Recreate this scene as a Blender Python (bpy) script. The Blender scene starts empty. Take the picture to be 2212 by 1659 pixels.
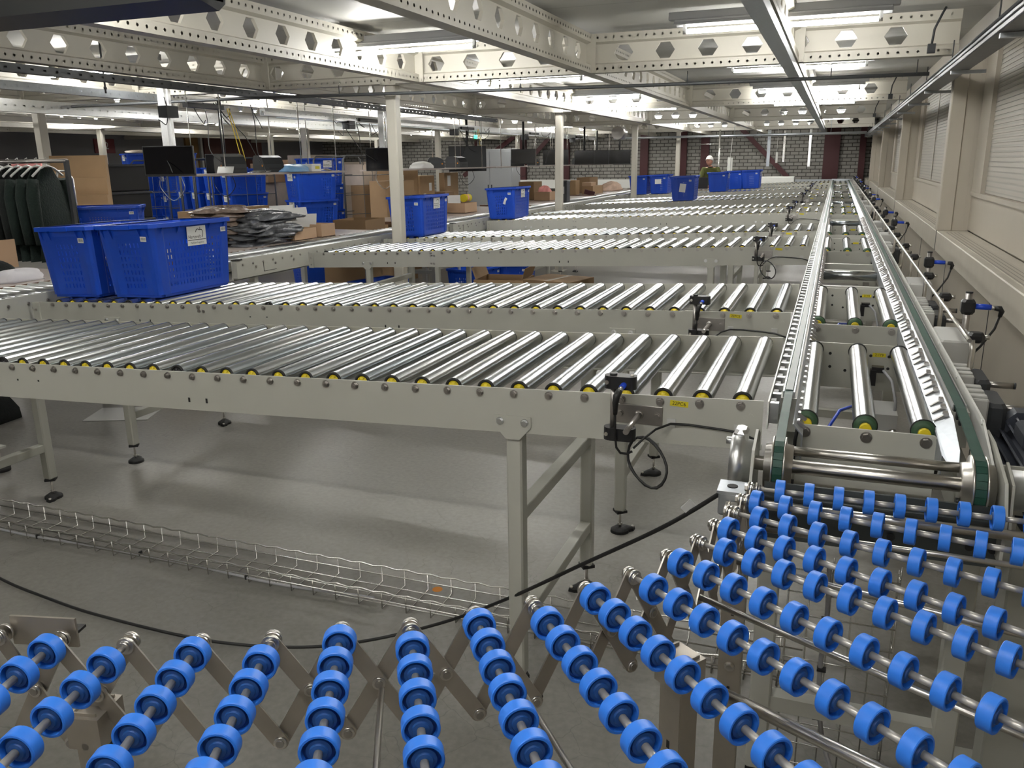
import bpy, math, random
from mathutils import Vector, Matrix, Euler
random.seed(7)
SC = bpy.context.scene
COL = SC.collection
PI = math.pi
V = Vector

# ------------------------------------------------------------------ helpers
class MB:
    """collects verts / faces with a material slot and a smooth flag; build() links ONE mesh object"""
    def __init__(self):
        self.v, self.f, self.m, self.s = [], [], [], []
        self.xf = None
    def vert(self, p):
        p = V(p)
        if self.xf is not None: p = self.xf @ p
        self.v.append(p); return len(self.v) - 1
    def face(self, idx, mi=0, sm=False):
        self.f.append(tuple(idx)); self.m.append(mi); self.s.append(sm)
    def quad(self, a, b, c, d, mi=0):
        self.face([self.vert(a), self.vert(b), self.vert(c), self.vert(d)], mi)
    def poly(self, pts, mi=0):
        self.face([self.vert(p) for p in pts], mi)
    def box(self, c, s, mi=0, rot=None, bev=0.0, taper=None):
        c = V(c); hx, hy, hz = s[0]/2, s[1]/2, s[2]/2
        R = Euler(rot).to_matrix() if rot is not None else Matrix.Identity(3)
        if bev <= 0:
            P = []
            for z in (-1, 1):
                for x, y in ((-1,-1),(1,-1),(1,1),(-1,1)):
                    k = taper if (taper and z < 0) else 1
                    P.append(self.vert(c + R @ V((x*hx*k, y*hy*k, z*hz))))
            for q in ((3,2,1,0),(4,5,6,7),(0,1,5,4),(1,2,6,5),(2,3,7,6),(3,0,4,7)):
                self.face([P[i] for i in q], mi)
        else:
            # box with chamfered vertical + horizontal edges : 3 rings
            b = min(bev, hx*.9, hy*.9, hz*.9)
            def ring(ix, z):
                return [self.vert(c + R @ V((sx*(hx-ix-(b if k else 0)), sy*(hy-ix-(0 if k else b)), z)))
                        for sx, sy, k in ((-1,-1,0),(-1,-1,1),(1,-1,1),(1,-1,0),(1,1,0),(1,1,1),(-1,1,1),(-1,1,0))]
            rs = [ring(b*.6, -hz), ring(0, -hz+b), ring(0, hz-b), ring(b*.6, hz)]
            for a, d in zip(rs, rs[1:]):
                for i in range(8):
                    j = (i+1) % 8
                    self.face([a[i], a[j], d[j], d[i]], mi)
            self.face(rs[0][::-1], mi); self.face(rs[-1], mi)
    def cyl(self, p0, p1, r, n=12, mi=0, cap=True, r1=None, sm=True, capmi=None):
        p0, p1 = V(p0), V(p1); ax = (p1-p0).normalized()
        a = ax.orthogonal().normalized(); b = ax.cross(a)
        r1 = r if r1 is None else r1
        A, B = [], []
        for i in range(n):
            t = 2*PI*(i+.5)/n; d = a*math.cos(t) + b*math.sin(t)
            A.append(self.vert(p0+d*r)); B.append(self.vert(p1+d*r1))
        for i in range(n):
            j = (i+1) % n
            self.face([A[i], A[j], B[j], B[i]], mi, sm)
        if cap:
            cm = mi if capmi is None else capmi
            self.face(A[::-1], cm); self.face(B, cm)
    def lathe(self, prof, o=(0,0,0), ax=(0,0,1), n=24, mis=None, sm=True):
        """prof: list of (axial, radius)"""
        o, ax = V(o), V(ax).normalized(); a = ax.orthogonal().normalized(); b = ax.cross(a)
        rings = []
        for (h, r) in prof:
            if r < 1e-6: rings.append([self.vert(o+ax*h)])
            else: rings.append([self.vert(o+ax*h+(a*math.cos(2*PI*i/n)+b*math.sin(2*PI*i/n))*r) for i in range(n)])
        for k, (A, B) in enumerate(zip(rings, rings[1:])):
            mi = mis[k] if mis else 0
            for i in range(n):
                j = (i+1) % n
                if len(A) == 1 and len(B) == 1: break
                if len(A) == 1: self.face([A[0], B[j], B[i]], mi, sm)
                elif len(B) == 1: self.face([A[i], A[j], B[0]], mi, sm)
                else: self.face([A[i], A[j], B[j], B[i]], mi, sm)
    def tube(self, pts, r, n=8, mi=0, closed=False, cap=True):
        pts = [V(p) for p in pts]; m = len(pts); rings = []
        up = None
        for i, p in enumerate(pts):
            if closed: t = (pts[(i+1) % m]-pts[i-1]).normalized()
            else: t = (pts[min(i+1, m-1)]-pts[max(i-1, 0)]).normalized()
            if up is None: up = t.orthogonal().normalized()
            up = (up - t*up.dot(t))
            up = up.normalized() if up.length > 1e-6 else t.orthogonal().normalized()
            b = t.cross(up)
            rr = r[i] if isinstance(r, (list, tuple)) else r
            rings.append([self.vert(p+(up*math.cos(2*PI*k/n)+b*math.sin(2*PI*k/n))*rr) for k in range(n)])
        R = rings + ([rings[0]] if closed else [])
        for A, B in zip(R, R[1:]):
            for i in range(n):
                j = (i+1) % n
                self.face([A[i], A[j], B[j], B[i]], mi, True)
        if cap and not closed:
            self.face(rings[0][::-1], mi); self.face(rings[-1], mi)
    def prism(self, poly, d, axis='y', at=0.0, mi=0):
        """2D polygon extruded by d along axis; axis y: (x,z) polygons at y=at; x: (y,z); z: (x,y)"""
        def P(u, w, k):
            return {'y': (u, k, w), 'x': (k, u, w), 'z': (u, w, k)}[axis]
        A = [self.vert(P(u, w, at)) for u, w in poly]; B = [self.vert(P(u, w, at+d)) for u, w in poly]
        n = len(poly)
        self.face(A, mi); self.face(B[::-1], mi)
        for i in range(n):
            j = (i+1) % n
            self.face([A[j], A[i], B[i], B[j]], mi)
    def plate(self, mapf, us, ws, hole, mi=0):
        """sheet over the cells of us x ws; hole(i,j,u0,u1,w0,w1) gives a hole polygon (about the cell centre) or None"""
        for i in range(len(us)-1):
            for j in range(len(ws)-1):
                u0, u1, w0, w1 = us[i], us[i+1], ws[j], ws[j+1]
                h = hole(i, j, u0, u1, w0, w1)
                if not h:
                    self.quad(mapf(u0, w0), mapf(u1, w0), mapf(u1, w1), mapf(u0, w1), mi); continue
                cu, cw = (u0+u1)/2, (w0+w1)/2; hu, hw = (u1-u0)/2, (w1-w0)/2
                ang = sorted(set([round(math.atan2(y, x), 5) for x, y in h] +
                                 [round(math.atan2(y, x), 5) for x, y in ((hu,hw),(-hu,hw),(-hu,-hw),(hu,-hw))]))
                def outp(t):
                    c, s = math.cos(t), math.sin(t)
                    k = min(hu/abs(c) if abs(c) > 1e-9 else 1e9, hw/abs(s) if abs(s) > 1e-9 else 1e9)
                    return (cu+c*k, cw+s*k)
                def inp(t):
                    c, s = math.cos(t), math.sin(t); best = None
                    for k in range(len(h)):
                        (x1, y1), (x2, y2) = h[k], h[(k+1) % len(h)]
                        den = c*(y2-y1) - s*(x2-x1)
                        if abs(den) < 1e-12: continue
                        r = (x1*(y2-y1) - y1*(x2-x1))/den
                        q = (x1*s - y1*c)/den
                        if r > 0 and -1e-4 <= q <= 1+1e-4: best = r if best is None else max(best, r)
                    best = best or 0
                    return (cu+c*best, cw+s*best)
                O = [self.vert(mapf(*outp(t))) for t in ang]; I = [self.vert(mapf(*inp(t))) for t in ang]
                n = len(ang)
                for k in range(n):
                    l = (k+1) % n
                    self.face([I[k], O[k], O[l], I[l]], mi)
    def add_text(self, body, size, mapf, mi=0, align='CENTER', squeeze=1.0):
        cu = bpy.data.curves.new('tmp_text', 'FONT'); cu.body = body; cu.size = size
        cu.align_x = align; cu.align_y = 'CENTER'; cu.resolution_u = 3
        ob = bpy.data.objects.new('tmp_text', cu)
        me = ob.to_mesh()
        base = [self.vert(mapf(v.co.x*squeeze, v.co.y)) for v in me.vertices]
        for p in me.polygons: self.face([base[i] for i in p.vertices], mi)
        ob.to_mesh_clear(); bpy.data.objects.remove(ob); bpy.data.curves.remove(cu)
    def mesh(self, name, mats):
        me = bpy.data.meshes.new(name)
        me.from_pydata([tuple(p) for p in self.v], [], self.f)
        for m in (mats if isinstance(mats, (list, tuple)) else [mats]): me.materials.append(m)
        me.polygons.foreach_set('material_index', self.m)
        me.polygons.foreach_set('use_smooth', self.s)
        me.update(); return me
    def build(self, name, mats, parent=None, loc=(0,0,0), rot=(0,0,0), solid=0.0):
        return link(name, self.mesh(name, mats), parent, loc, rot, solid)

def link(name, me, parent=None, loc=(0,0,0), rot=(0,0,0), solid=0.0):
    o = bpy.data.objects.new(name, me); COL.objects.link(o)
    o.location = loc; o.rotation_euler = rot
    if parent is not None: o.parent = parent
    if solid:
        md = o.modifiers.new('thickness', 'SOLIDIFY'); md.thickness = solid; md.offset = 0
    return o
def tag(o, label, cat, group=None, kind=None):
    o['label'] = label; o['category'] = cat
    if group: o['group'] = group
    if kind: o['kind'] = kind
    return o
def thing(name, label, cat, loc=(0,0,0), rotz=0.0, group=None):
    o = bpy.data.objects.new(name, None); COL.objects.link(o)
    o.location = loc; o.rotation_euler = (0, 0, rotz); o.empty_display_size = .1
    return tag(o, label, cat, group)
def struct(o):
    o['kind'] = 'structure'; return o
KIDS = {}
def copy_tree(o, parent=None):
    c = o.copy(); COL.objects.link(c)
    if parent is not None: c.parent = parent
    for ch in [x for x in list(COL.objects) if x.parent == o]: copy_tree(ch, c)
    return c
def children_map():
    m = {}
    for x in COL.objects:
        if x.parent is not None: m.setdefault(x.parent.name, []).append(x)
    return m
def dup(root, label, loc=None, rotz=None, group=None):
    m = children_map()
    def rec(o, parent):
        c = o.copy(); COL.objects.link(c)
        if parent is not None: c.parent = parent
        for ch in m.get(o.name, []): rec(ch, c)
        return c
    r = rec(root, None)
    r['label'] = label
    if loc is not None: r.location = loc
    if rotz is not None: r.rotation_euler = (0, 0, rotz)
    if group: r['group'] = group
    return r

# ------------------------------------------------------------------ materials
def mat(name, col, rough=.5, metal=0.0, spec=.5, emit=None, estr=0.0, noise=0.0, nscale=30.0, bump=0.0, bscale=80.0, alpha=1.0, coat=0.0):
    m = bpy.data.materials.new(name); m.use_nodes = True
    nt = m.node_tree; b = nt.nodes['Principled BSDF']
    c = (col[0], col[1], col[2], 1)
    b.inputs['Base Color'].default_value = c
    b.inputs['Roughness'].default_value = rough
    b.inputs['Metallic'].default_value = metal
    b.inputs['Specular IOR Level'].default_value = spec
    if coat: b.inputs['Coat Weight'].default_value = coat
    if emit:
        b.inputs['Emission Color'].default_value = (*emit, 1); b.inputs['Emission Strength'].default_value = estr
    if alpha < 1: b.inputs['Alpha'].default_value = alpha
    if noise or bump:
        tc = nt.nodes.new('ShaderNodeTexCoord')
        n = nt.nodes.new('ShaderNodeTexNoise'); n.inputs['Scale'].default_value = nscale; n.inputs['Detail'].default_value = 5
        nt.links.new(tc.outputs['Object'], n.inputs['Vector'])
        if noise:
            mx = nt.nodes.new('ShaderNodeMix'); mx.data_type = 'RGBA'
            mx.inputs['A'].default_value = (col[0]*(1-noise), col[1]*(1-noise), col[2]*(1-noise), 1)
            mx.inputs['B'].default_value = (min(1, col[0]*(1+noise)), min(1, col[1]*(1+noise)), min(1, col[2]*(1+noise)), 1)
            nt.links.new(n.outputs['Fac'], mx.inputs['Factor']); nt.links.new(mx.outputs['Result'], b.inputs['Base Color'])
        if bump:
            n2 = nt.nodes.new('ShaderNodeTexNoise'); n2.inputs['Scale'].default_value = bscale
            nt.links.new(tc.outputs['Object'], n2.inputs['Vector'])
            bp = nt.nodes.new('ShaderNodeBump'); bp.inputs['Strength'].default_value = bump; bp.inputs['Distance'].default_value = .01
            nt.links.new(n2.outputs['Fac'], bp.inputs['Height']); nt.links.new(bp.outputs['Normal'], b.inputs['Normal'])
    return m

def node_mat(name):
    m = bpy.data.materials.new(name); m.use_nodes = True
    return m, m.node_tree, m.node_tree.nodes, m.node_tree.links, m.node_tree.nodes['Principled BSDF']

def ramp(nd, pts):
    r = nd.new('ShaderNodeValToRGB'); e = r.color_ramp.elements
    while len(e) < len(pts): e.new(.5)
    for k, (p, c) in enumerate(pts):
        e[k].position = p; e[k].color = (*c, 1)
    return r

M = {}
M['beige'] = mat('painted_frame', (.455, .455, .405), .42, noise=.04, nscale=6)
M['cream'] = mat('cream_steel', (.55, .525, .455), .45, noise=.04, nscale=5)
M['lamphouse'] = mat('lamp_trough', (.36, .365, .37), .5)
M['wallcream'] = mat('cream_wall', (.47, .43, .36), .6, noise=.05, nscale=3)
M['sill'] = mat('cream_sill', (.50, .465, .395), .5, noise=.12, nscale=7)
M['steel'] = mat('bright_steel', (.62, .60, .56), .28, 1.0, noise=.1, nscale=40)
M['sleeve'] = mat('zinc_sleeve', (.52, .50, .46), .4, .55, noise=.1, nscale=40)
M['stainless'] = mat('brushed_steel', (.42, .40, .38), .35, 1.0, noise=.1, nscale=60)
M['linksteel'] = mat('zinc_link', (.42, .385, .33), .42, .75, noise=.12, nscale=25)
M['galv'] = mat('galvanised', (.46, .49, .52), .42, .9, noise=.12, nscale=60)
M['bright_galv'] = mat('bright_galvanised', (.72, .73, .73), .34, 1.0, noise=.10, nscale=60)
M['bright_galv2'] = mat('plain_roller', (.66, .68, .68), .3, 1.0, noise=.06, nscale=3)
M['traygalv'] = mat('dull_galvanised', (.20, .205, .215), .5, .7, noise=.15, nscale=30)
M['darkgalv'] = mat('dark_conduit', (.10, .105, .11), .5, .4)
M['wire'] = mat('wire', (.66, .65, .62), .25, 1.0)
M['blue'] = mat('blue_plastic', (.005, .064, .50), .38, noise=.12, nscale=8)
M['wheelblue'] = mat('wheel_blue', (.032, .215, .84), .42, noise=.05, nscale=60)
M['hubblue'] = mat('hub_blue', (.016, .085, .30), .5)
M['yellow'] = mat('yellow_plastic', (.70, .55, .015), .45)
M['sticker'] = mat('yellow_sticker', (.72, .60, .02), .55)
M['black'] = mat('black_plastic', (.012, .012, .013), .4)
M['rubber'] = mat('black_rubber', (.010, .010, .010), .6)
M['screen'] = mat('black_screen', (.004, .004, .006), .12, spec=.6)
M['darkgrey'] = mat('dark_grey', (.035, .038, .042), .45)
M['printer'] = mat('printer_shell', (.028, .03, .032), .4)
M['deflector'] = mat('dark_sheet', (.085, .095, .095), .38, .6, noise=.1, nscale=15)
M['motor'] = mat('motor_paint', (.055, .062, .08), .45, noise=.1, nscale=20)
M['boxgrey'] = mat('light_grey_box', (.50, .50, .48), .5)
M['green'] = mat('green_belt', (.012, .060, .040), .5, noise=.3, nscale=30)
M['oring'] = mat('green_ring', (.035, .085, .04), .5)
M['tape'] = mat('grey_band', (.12, .145, .14), .45, noise=.15, nscale=20)
M['card'] = mat('cardboard', (.36, .235, .125), .8, noise=.08, nscale=9)
M['card_dark'] = mat('cardboard_brown', (.26, .165, .085), .85, noise=.1, nscale=7)
M['card_light'] = mat('cardboard_pale', (.50, .34, .215), .8, noise=.06, nscale=9)
M['paper'] = mat('white_paper', (.80, .80, .78), .7)
M['ink'] = mat('black_ink', (.01, .01, .01), .6)
M['greyink'] = mat('grey_ink', (.18, .18, .19), .6)
M['red'] = mat('dark_red_steel', (.055, .008, .010), .6)
M['signred'] = mat('sign_red', (.13, .01, .015), .5)
M['table'] = mat('table_top', (.42, .36, .33), .35, noise=.05, nscale=5)
M['wood'] = mat('brown_edge', (.17, .09, .055), .6, noise=.15, nscale=14)
M['garment'] = mat('dark_garment', (.006, .009, .008), .9, noise=.4, nscale=40, bump=.6, bscale=60)
M['garment_green'] = mat('dark_green_garment', (.007, .016, .012), .9, noise=.3, nscale=40, bump=.6, bscale=60)
M['hanger'] = mat('hanger_plastic', (.62, .62, .60), .4)
M['polybag'] = mat('poly_bag', (.10, .105, .115), .22, spec=.8, noise=.5, nscale=18, bump=.8, bscale=28)
M['polybag_brown'] = mat('poly_bag_brown', (.20, .15, .12), .25, spec=.8, noise=.5, nscale=18, bump=.8, bscale=28)
M['film'] = mat('stretch_film', (.52, .44, .36), .25, noise=.15, nscale=8, bump=.4, bscale=25)
M['cable'] = mat('black_cable', (.012, .012, .012), .5)
M['greycable'] = mat('grey_cable', (.33, .33, .34), .5)
M['yellowcable'] = mat('yellow_cable', (.70, .50, .03), .5)
M['bluecable'] = mat('blue_tube', (.01, .06, .55), .35)
M['pink'] = mat('pink_card', (.75, .30, .28), .7)
M['skin'] = mat('skin', (.55, .27, .19), .5)
M['hair'] = mat('white_hair', (.70, .69, .66), .8, bump=.5, bscale=200)
M['shirt'] = mat('olive_shirt', (.085, .095, .022), .85, noise=.15, nscale=30)
M['trousers'] = mat('dark_trousers', (.02, .022, .03), .85)
M['orange'] = mat('orange_sticker', (.80, .28, .02), .6)
M['cabinet'] = mat('grey_cabinet', (.36, .375, .39), .5)
M['whitepaint'] = mat('white_paint', (.74, .74, .70), .4)
M['led'] = mat('led_tube', (.9, .9, .9), .4, emit=(1.0, .985, .945), estr=62.0)
M['greenlamp'] = mat('green_lamp', (.02, .5, .2), .4, emit=(.05, 1.0, .35), estr=3.0)
M['brownpanel'] = mat('brown_panel', (.085, .028, .022), .6)
M['ochre'] = mat('ochre_panel', (.17, .09, .02), .6)
M['greywall'] = mat('grey_wall', (.17, .165, .175), .7, noise=.05, nscale=2)
M['socket'] = mat('white_cloth', (.72, .70, .72), .8)

def roller_mat():
    m, nt, nd, L, b = node_mat('zinc_roller')
    tc = nd.new('ShaderNodeTexCoord'); oi = nd.new('ShaderNodeObjectInfo')
    mp = nd.new('ShaderNodeMapping'); mp.inputs['Scale'].default_value = (22, 1.6, 22)
    ad = nd.new('ShaderNodeVectorMath'); ad.operation = 'ADD'
    sc = nd.new('ShaderNodeMath'); sc.operation = 'MULTIPLY'; sc.inputs[1].default_value = 40
    L.new(oi.outputs['Random'], sc.inputs[0])
    L.new(tc.outputs['Object'], ad.inputs[0]); L.new(sc.outputs[0], ad.inputs[1])
    L.new(ad.outputs[0], mp.inputs['Vector'])
    n = nd.new('ShaderNodeTexNoise'); n.inputs['Scale'].default_value = 1.0; n.inputs['Detail'].default_value = 4
    L.new(mp.outputs[0], n.inputs['Vector'])
    r = ramp(nd, [(.25, (.40, .44, .46)), (.5, (.49, .515, .525)), (.75, (.57, .58, .57))])
    L.new(n.outputs['Fac'], r.inputs[0])
    hs = nd.new('ShaderNodeMix'); hs.data_type = 'RGBA'; hs.blend_type = 'MULTIPLY'; hs.inputs['Factor'].default_value = 1
    r2 = ramp(nd, [(0, (.86, .90, .93)), (.5, (1, 1, 1)), (1, (1, .97, .93))])
    L.new(oi.outputs['Random'], r2.inputs[0])
    L.new(r.outputs[0], hs.inputs['A']); L.new(r2.outputs[0], hs.inputs['B'])
    L.new(hs.outputs['Result'], b.inputs['Base Color'])
    b.inputs['Metallic'].default_value = 1.0
    rr = nd.new('ShaderNodeMapRange'); rr.inputs['To Min'].default_value = .19; rr.inputs['To Max'].default_value = .26
    L.new(n.outputs['Fac'], rr.inputs['Value']); L.new(rr.outputs[0], b.inputs['Roughness'])
    return m
M['roller'] = roller_mat()

def floor_mat():
    m, nt, nd, L, b = node_mat('concrete_floor')
    tc = nd.new('ShaderNodeTexCoord')
    n1 = nd.new('ShaderNodeTexNoise'); n1.inputs['Scale'].default_value = .9; n1.inputs['Detail'].default_value = 7; n1.inputs['Roughness'].default_value = .65
    n2 = nd.new('ShaderNodeTexNoise'); n2.inputs['Scale'].default_value = 45; n2.inputs['Detail'].default_value = 6
    for n in (n1, n2): L.new(tc.outputs['Object'], n.inputs['Vector'])
    r1 = ramp(nd, [(.3, (.185, .176, .155)), (.7, (.250, .240, .215))]); L.new(n1.outputs['Fac'], r1.inputs[0])
    r2 = ramp(nd, [(.3, (.84, .84, .84)), (.7, (1.05, 1.05, 1.05))]); L.new(n2.outputs['Fac'], r2.inputs[0])
    mx = nd.new('ShaderNodeMix'); mx.data_type = 'RGBA'; mx.blend_type = 'MULTIPLY'; mx.inputs['Factor'].default_value = 1
    L.new(r1.outputs[0], mx.inputs['A']); L.new(r2.outputs[0], mx.inputs['B'])
    # hairline cracks
    wn = nd.new('ShaderNodeTexNoise'); wn.inputs['Scale'].default_value = 6; wn.inputs['Detail'].default_value = 3
    L.new(tc.outputs['Object'], wn.inputs['Vector'])
    ws = nd.new('ShaderNodeVectorMath'); ws.operation = 'SCALE'; ws.inputs['Scale'].default_value = .16
    L.new(wn.outputs['Color'], ws.inputs[0])
    wa = nd.new('ShaderNodeVectorMath'); wa.operation = 'ADD'
    L.new(tc.outputs['Object'], wa.inputs[0]); L.new(ws.outputs[0], wa.inputs[1])
    vo = nd.new('ShaderNodeTexVoronoi'); vo.feature = 'DISTANCE_TO_EDGE'; vo.inputs['Scale'].default_value = 6.5
    L.new(wa.outputs[0], vo.inputs['Vector'])
    cr = ramp(nd, [(0, (.66, .66, .66)), (.012, (1, 1, 1))]); L.new(vo.outputs['Distance'], cr.inputs[0])
    pn = nd.new('ShaderNodeTexNoise'); pn.inputs['Scale'].default_value = 1.3; L.new(tc.outputs['Object'], pn.inputs['Vector'])
    pr = ramp(nd, [(.42, (0, 0, 0)), (.58, (.9, .9, .9))]); L.new(pn.outputs['Fac'], pr.inputs[0])
    mc = nd.new('ShaderNodeMix'); mc.data_type = 'RGBA'; mc.blend_type = 'MULTIPLY'
    L.new(pr.outputs[0], mc.inputs['Factor']); L.new(mx.outputs['Result'], mc.inputs['A']); L.new(cr.outputs[0], mc.inputs['B'])
    L.new(mc.outputs['Result'], b.inputs['Base Color'])
    rr = nd.new('ShaderNodeMapRange'); rr.inputs['To Min'].default_value = .28; rr.inputs['To Max'].default_value = .46
    L.new(n1.outputs['Fac'], rr.inputs['Value']); L.new(rr.outputs[0], b.inputs['Roughness'])
    return m
M['floor'] = floor_mat()

def brick_mat():
    m, nt, nd, L, b = node_mat('grey_brick')
    tc = nd.new('ShaderNodeTexCoord'); mp = nd.new('ShaderNodeMapping')
    mp.inputs['Rotation'].default_value = (PI/2, 0, 0)
    L.new(tc.outputs['Object'], mp.inputs['Vector'])
    br = nd.new('ShaderNodeTexBrick'); br.inputs['Scale'].default_value = 1.0
    br.inputs['Brick Width'].default_value = .235; br.inputs['Row Height'].default_value = .10; br.inputs['Mortar Size'].default_value = .011
    br.inputs['Mortar Smooth'].default_value = .1
    br.inputs['Color1'].default_value = (.30, .288, .262, 1); br.inputs['Color2'].default_value = (.235, .226, .206, 1)
    br.inputs['Mortar'].default_value = (.06, .055, .048, 1)
    L.new(mp.outputs[0], br.inputs['Vector']); L.new(br.outputs['Color'], b.inputs['Base Color'])
    b.inputs['Roughness'].default_value = .85
    return m
M['brick'] = brick_mat()

def stripes_mat(name, c1, c2, axis, pitch, duty=.5, rough=.5, soft=.1):
    m, nt, nd, L, b = node_mat(name)
    tc = nd.new('ShaderNodeTexCoord'); sp = nd.new('ShaderNodeSeparateXYZ'); L.new(tc.outputs['Object'], sp.inputs[0])
    d = nd.new('ShaderNodeMath'); d.operation = 'DIVIDE'; d.inputs[1].default_value = pitch; L.new(sp.outputs[axis], d.inputs[0])
    fr = nd.new('ShaderNodeMath'); fr.operation = 'FRACT'; L.new(d.outputs[0], fr.inputs[0])
    r = ramp(nd, [(0, c1), (duty, c1), (min(1, duty+soft), c2), (1.0, c2)]); L.new(fr.outputs[0], r.inputs[0])
    L.new(r.outputs[0], b.inputs['Base Color']); b.inputs['Roughness'].default_value = rough
    return m
M['deck'] = stripes_mat('deck_panel', (.56, .56, .535), (.40, .40, .38), 'Y', 1.2, .985, .55, .008)
M['grille'] = stripes_mat('sill_grille', (.46, .425, .36), (.22, .20, .165), 'X', .024, .72, .5, .06)
# ------------------------------------------------------------------ camera (image taken as 2212 x 1659)
cam = bpy.data.cameras.new('camera'); camo = bpy.data.objects.new('camera', cam); COL.objects.link(camo)
cam.sensor_width = 36.0; cam.lens = 1789.4/2212*36.0; cam.clip_start = .02; cam.clip_end = 100
a, b_, c_ = .366382688, -.26121637, .0140773929
Rz = Matrix(((math.cos(a), -math.sin(a), 0), (math.sin(a), math.cos(a), 0), (0, 0, 1)))
Rx = Matrix(((1, 0, 0), (0, math.cos(b_), -math.sin(b_)), (0, math.sin(b_), math.cos(b_))))
Ry = Matrix(((math.cos(c_), 0, math.sin(c_)), (0, 1, 0), (-math.sin(c_), 0, math.cos(c_))))
R3 = Rz @ Rx @ Ry
right, fwd, up = R3.col[0], R3.col[1], R3.col[2]
camo.matrix_world = Matrix(((right.x, up.x, -fwd.x, 0), (right.y, up.y, -fwd.y, 0), (right.z, up.z, -fwd.z, 1.6), (0, 0, 0, 1)))
SC.camera = camo

# ------------------------------------------------------------------ room shell
XL, XR, YF, YB, ZC = -17.0, 1.05, 26.0, -4.2, 2.64
mb = MB(); mb.box(((XL+XR)/2, (YF+YB)/2, -.05), (XR-XL+.4, YF-YB+.4, .1)); struct(mb.build('floor', M['floor']))
mb = MB(); mb.box(((XL+XR)/2, (YF+YB)/2, ZC+.05), (XR-XL+.4, YF-YB+.4, .1)); struct(mb.build('ceiling', M['deck']))
mb = MB(); mb.box(((XL+XR)/2, YF+.1, ZC/2), (XR-XL+.4, .2, ZC)); struct(mb.build('wall_back', M['brick']))
mb = MB(); mb.box(((XL+XR)/2, YB-.1, ZC/2), (XR-XL+.4, .2, ZC)); struct(mb.build('wall_front', M['wallcream']))
mb = MB(); mb.box((XL-.1, (YF+YB)/2, ZC/2), (.2, YF-YB, ZC)); struct(mb.build('wall_left', M['greywall']))

# right wall: lower panels, radiator ledge, parapet, pilasters, window bays with closed slatted blinds
Y0, Y1 = YB, YF
mb = MB()
mb.box((.90, (Y0+Y1)/2, .455), (.24, Y1-Y0, .91))          # lower wall face at x = .78
mb.box((1.02, (Y0+Y1)/2, ZC/2), (.10, Y1-Y0, ZC))          # back plane at .97
mb.box((.96, (Y0+Y1)/2, 1.195), (.03, Y1-Y0, .25))         # parapet under the windows
struct(mb.build('wall_right', M['wallcream']))
mb = MB()
for k in range(6):                                          # vertical joints of the lower panels
    y = 4.75 + 1.9*k - 1.9
    mb.box((.779, y, .45), (.004, .006, .88))
    mb.box((.739, 2.0+5.05*k, .99), (.004, .006, .15))
struct(mb.build('trim_1', M['darkgrey']))
mb = MB(); mb.box((.845, (Y0+Y1)/2, .985), (.21, Y1-Y0, .15), bev=.006)
struct(mb.build('trim_2', M['sill']))
PY = [-3.05, 2.0, 7.05, 12.15, 17.25, 22.35]
for i, y in enumerate(PY):                                  # fins between the window bays
    mb = MB()
    mb.box((.79, y+.075, 1.68), (.10, .13, 1.24), bev=.006)
    mb.box((.875, y+.085, 1.68), (.08, .13, 1.24), bev=.003)
    mb.box((.94, y+.10, 1.68), (.06, .16, 1.24), bev=.003)
    mb.box((.74, y+.075, 2.16), (.006, .12, .02))
    struct(mb.build('trim_%d' % (i+3), M['wallcream']))
blind = stripes_mat('closed_blind', (.41, .385, .335), (.33, .31, .27), 'Z', .032, .62, .6, .2)
for i in range(6):
    ya = PY[i]+.14; yb = (PY[i+1] if i < 5 else YF) - .02
    mb = MB()
    mb.box((.955, ya+.05, 1.82), (.04, .10, 1.0)); mb.box((.955, yb-.21, 1.82), (.04, .42, 1.0))
    mb.box((.955, (ya+yb)/2, 1.335), (.05, yb-ya, .03)); mb.box((.955, (ya+yb)/2, 2.36), (.05, yb-ya, .12))
    w = struct(mb.build('window_%d' % (i+1), M['wallcream']))
    n = 32; mb = MB()
    for k in range(n):
        z = 1.355 + (2.30-1.355)*(k+.5)/n
        mb.box((.966, (ya+yb)/2-.1, z), (.006, yb-ya-.5, .030), rot=(0, .12, 0))
    bl = mb.build('blind', blind, w)
    for fx in (.28, .62):
        mb = MB(); mb.box((.957, ya+(yb-ya)*fx, 1.83), (.004, .05, .94)); mb.build('blind_tape', M['wallcream'], w)
    mb = MB(); mb.box((.83, (ya+yb)/2, 1.0615), (.10, yb-ya-.3, .003)); mb.build('sill_grille', M['grille'], w)

# left part of the back wall: dark red columns, braces, pale rail
def red_post(x, w=.22):
    mb = MB(); mb.box((x, YF-.13, 1.32), (w, .02, 2.6)); mb.box((x-w/2+.01, YF-.07, 1.32), (.02, .12, 2.6)); mb.box((x+w/2-.01, YF-.07, 1.32), (.02, .12, 2.6))
    struct(mb.build('column', M['red']))
for x in (-9.47, -8.02, -5.52, -4.36, -3.70, -.18): red_post(x, .42 if x > -1 else .24)
mb = MB(); mb.box((.62, YF-.25, 1.32), (.16, .3, 2.6)); struct(mb.build('column', M['red']))
for (x0, z0, x1, z1) in ((-2.75, 2.53, -1.2, .97), (-9.25, 1.62, -8.4, 2.45), (-11.5, 1.2, -9.7, 2.4)):
    mb = MB(); d = V((x1-x0, 0, z1-z0)); L_ = d.length
    mb.box(((x0+x1)/2, YF-.2, (z0+z1)/2), (L_, .06, .13), rot=(0, -math.atan2(z1-z0, x1-x0), 0))
    struct(mb.build('beam', M['red']))
mb = MB()
mb.box((-6.2, YF-.45, .93), (7.6, .05, .26)); mb.box((-6.2, YF-.45, .52), (7.6, .05, .26))
for x in (-9.9, -8, -6, -4, -2.5): mb.box((x, YF-.4, .5), (.08, .06, 1.0))
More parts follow.
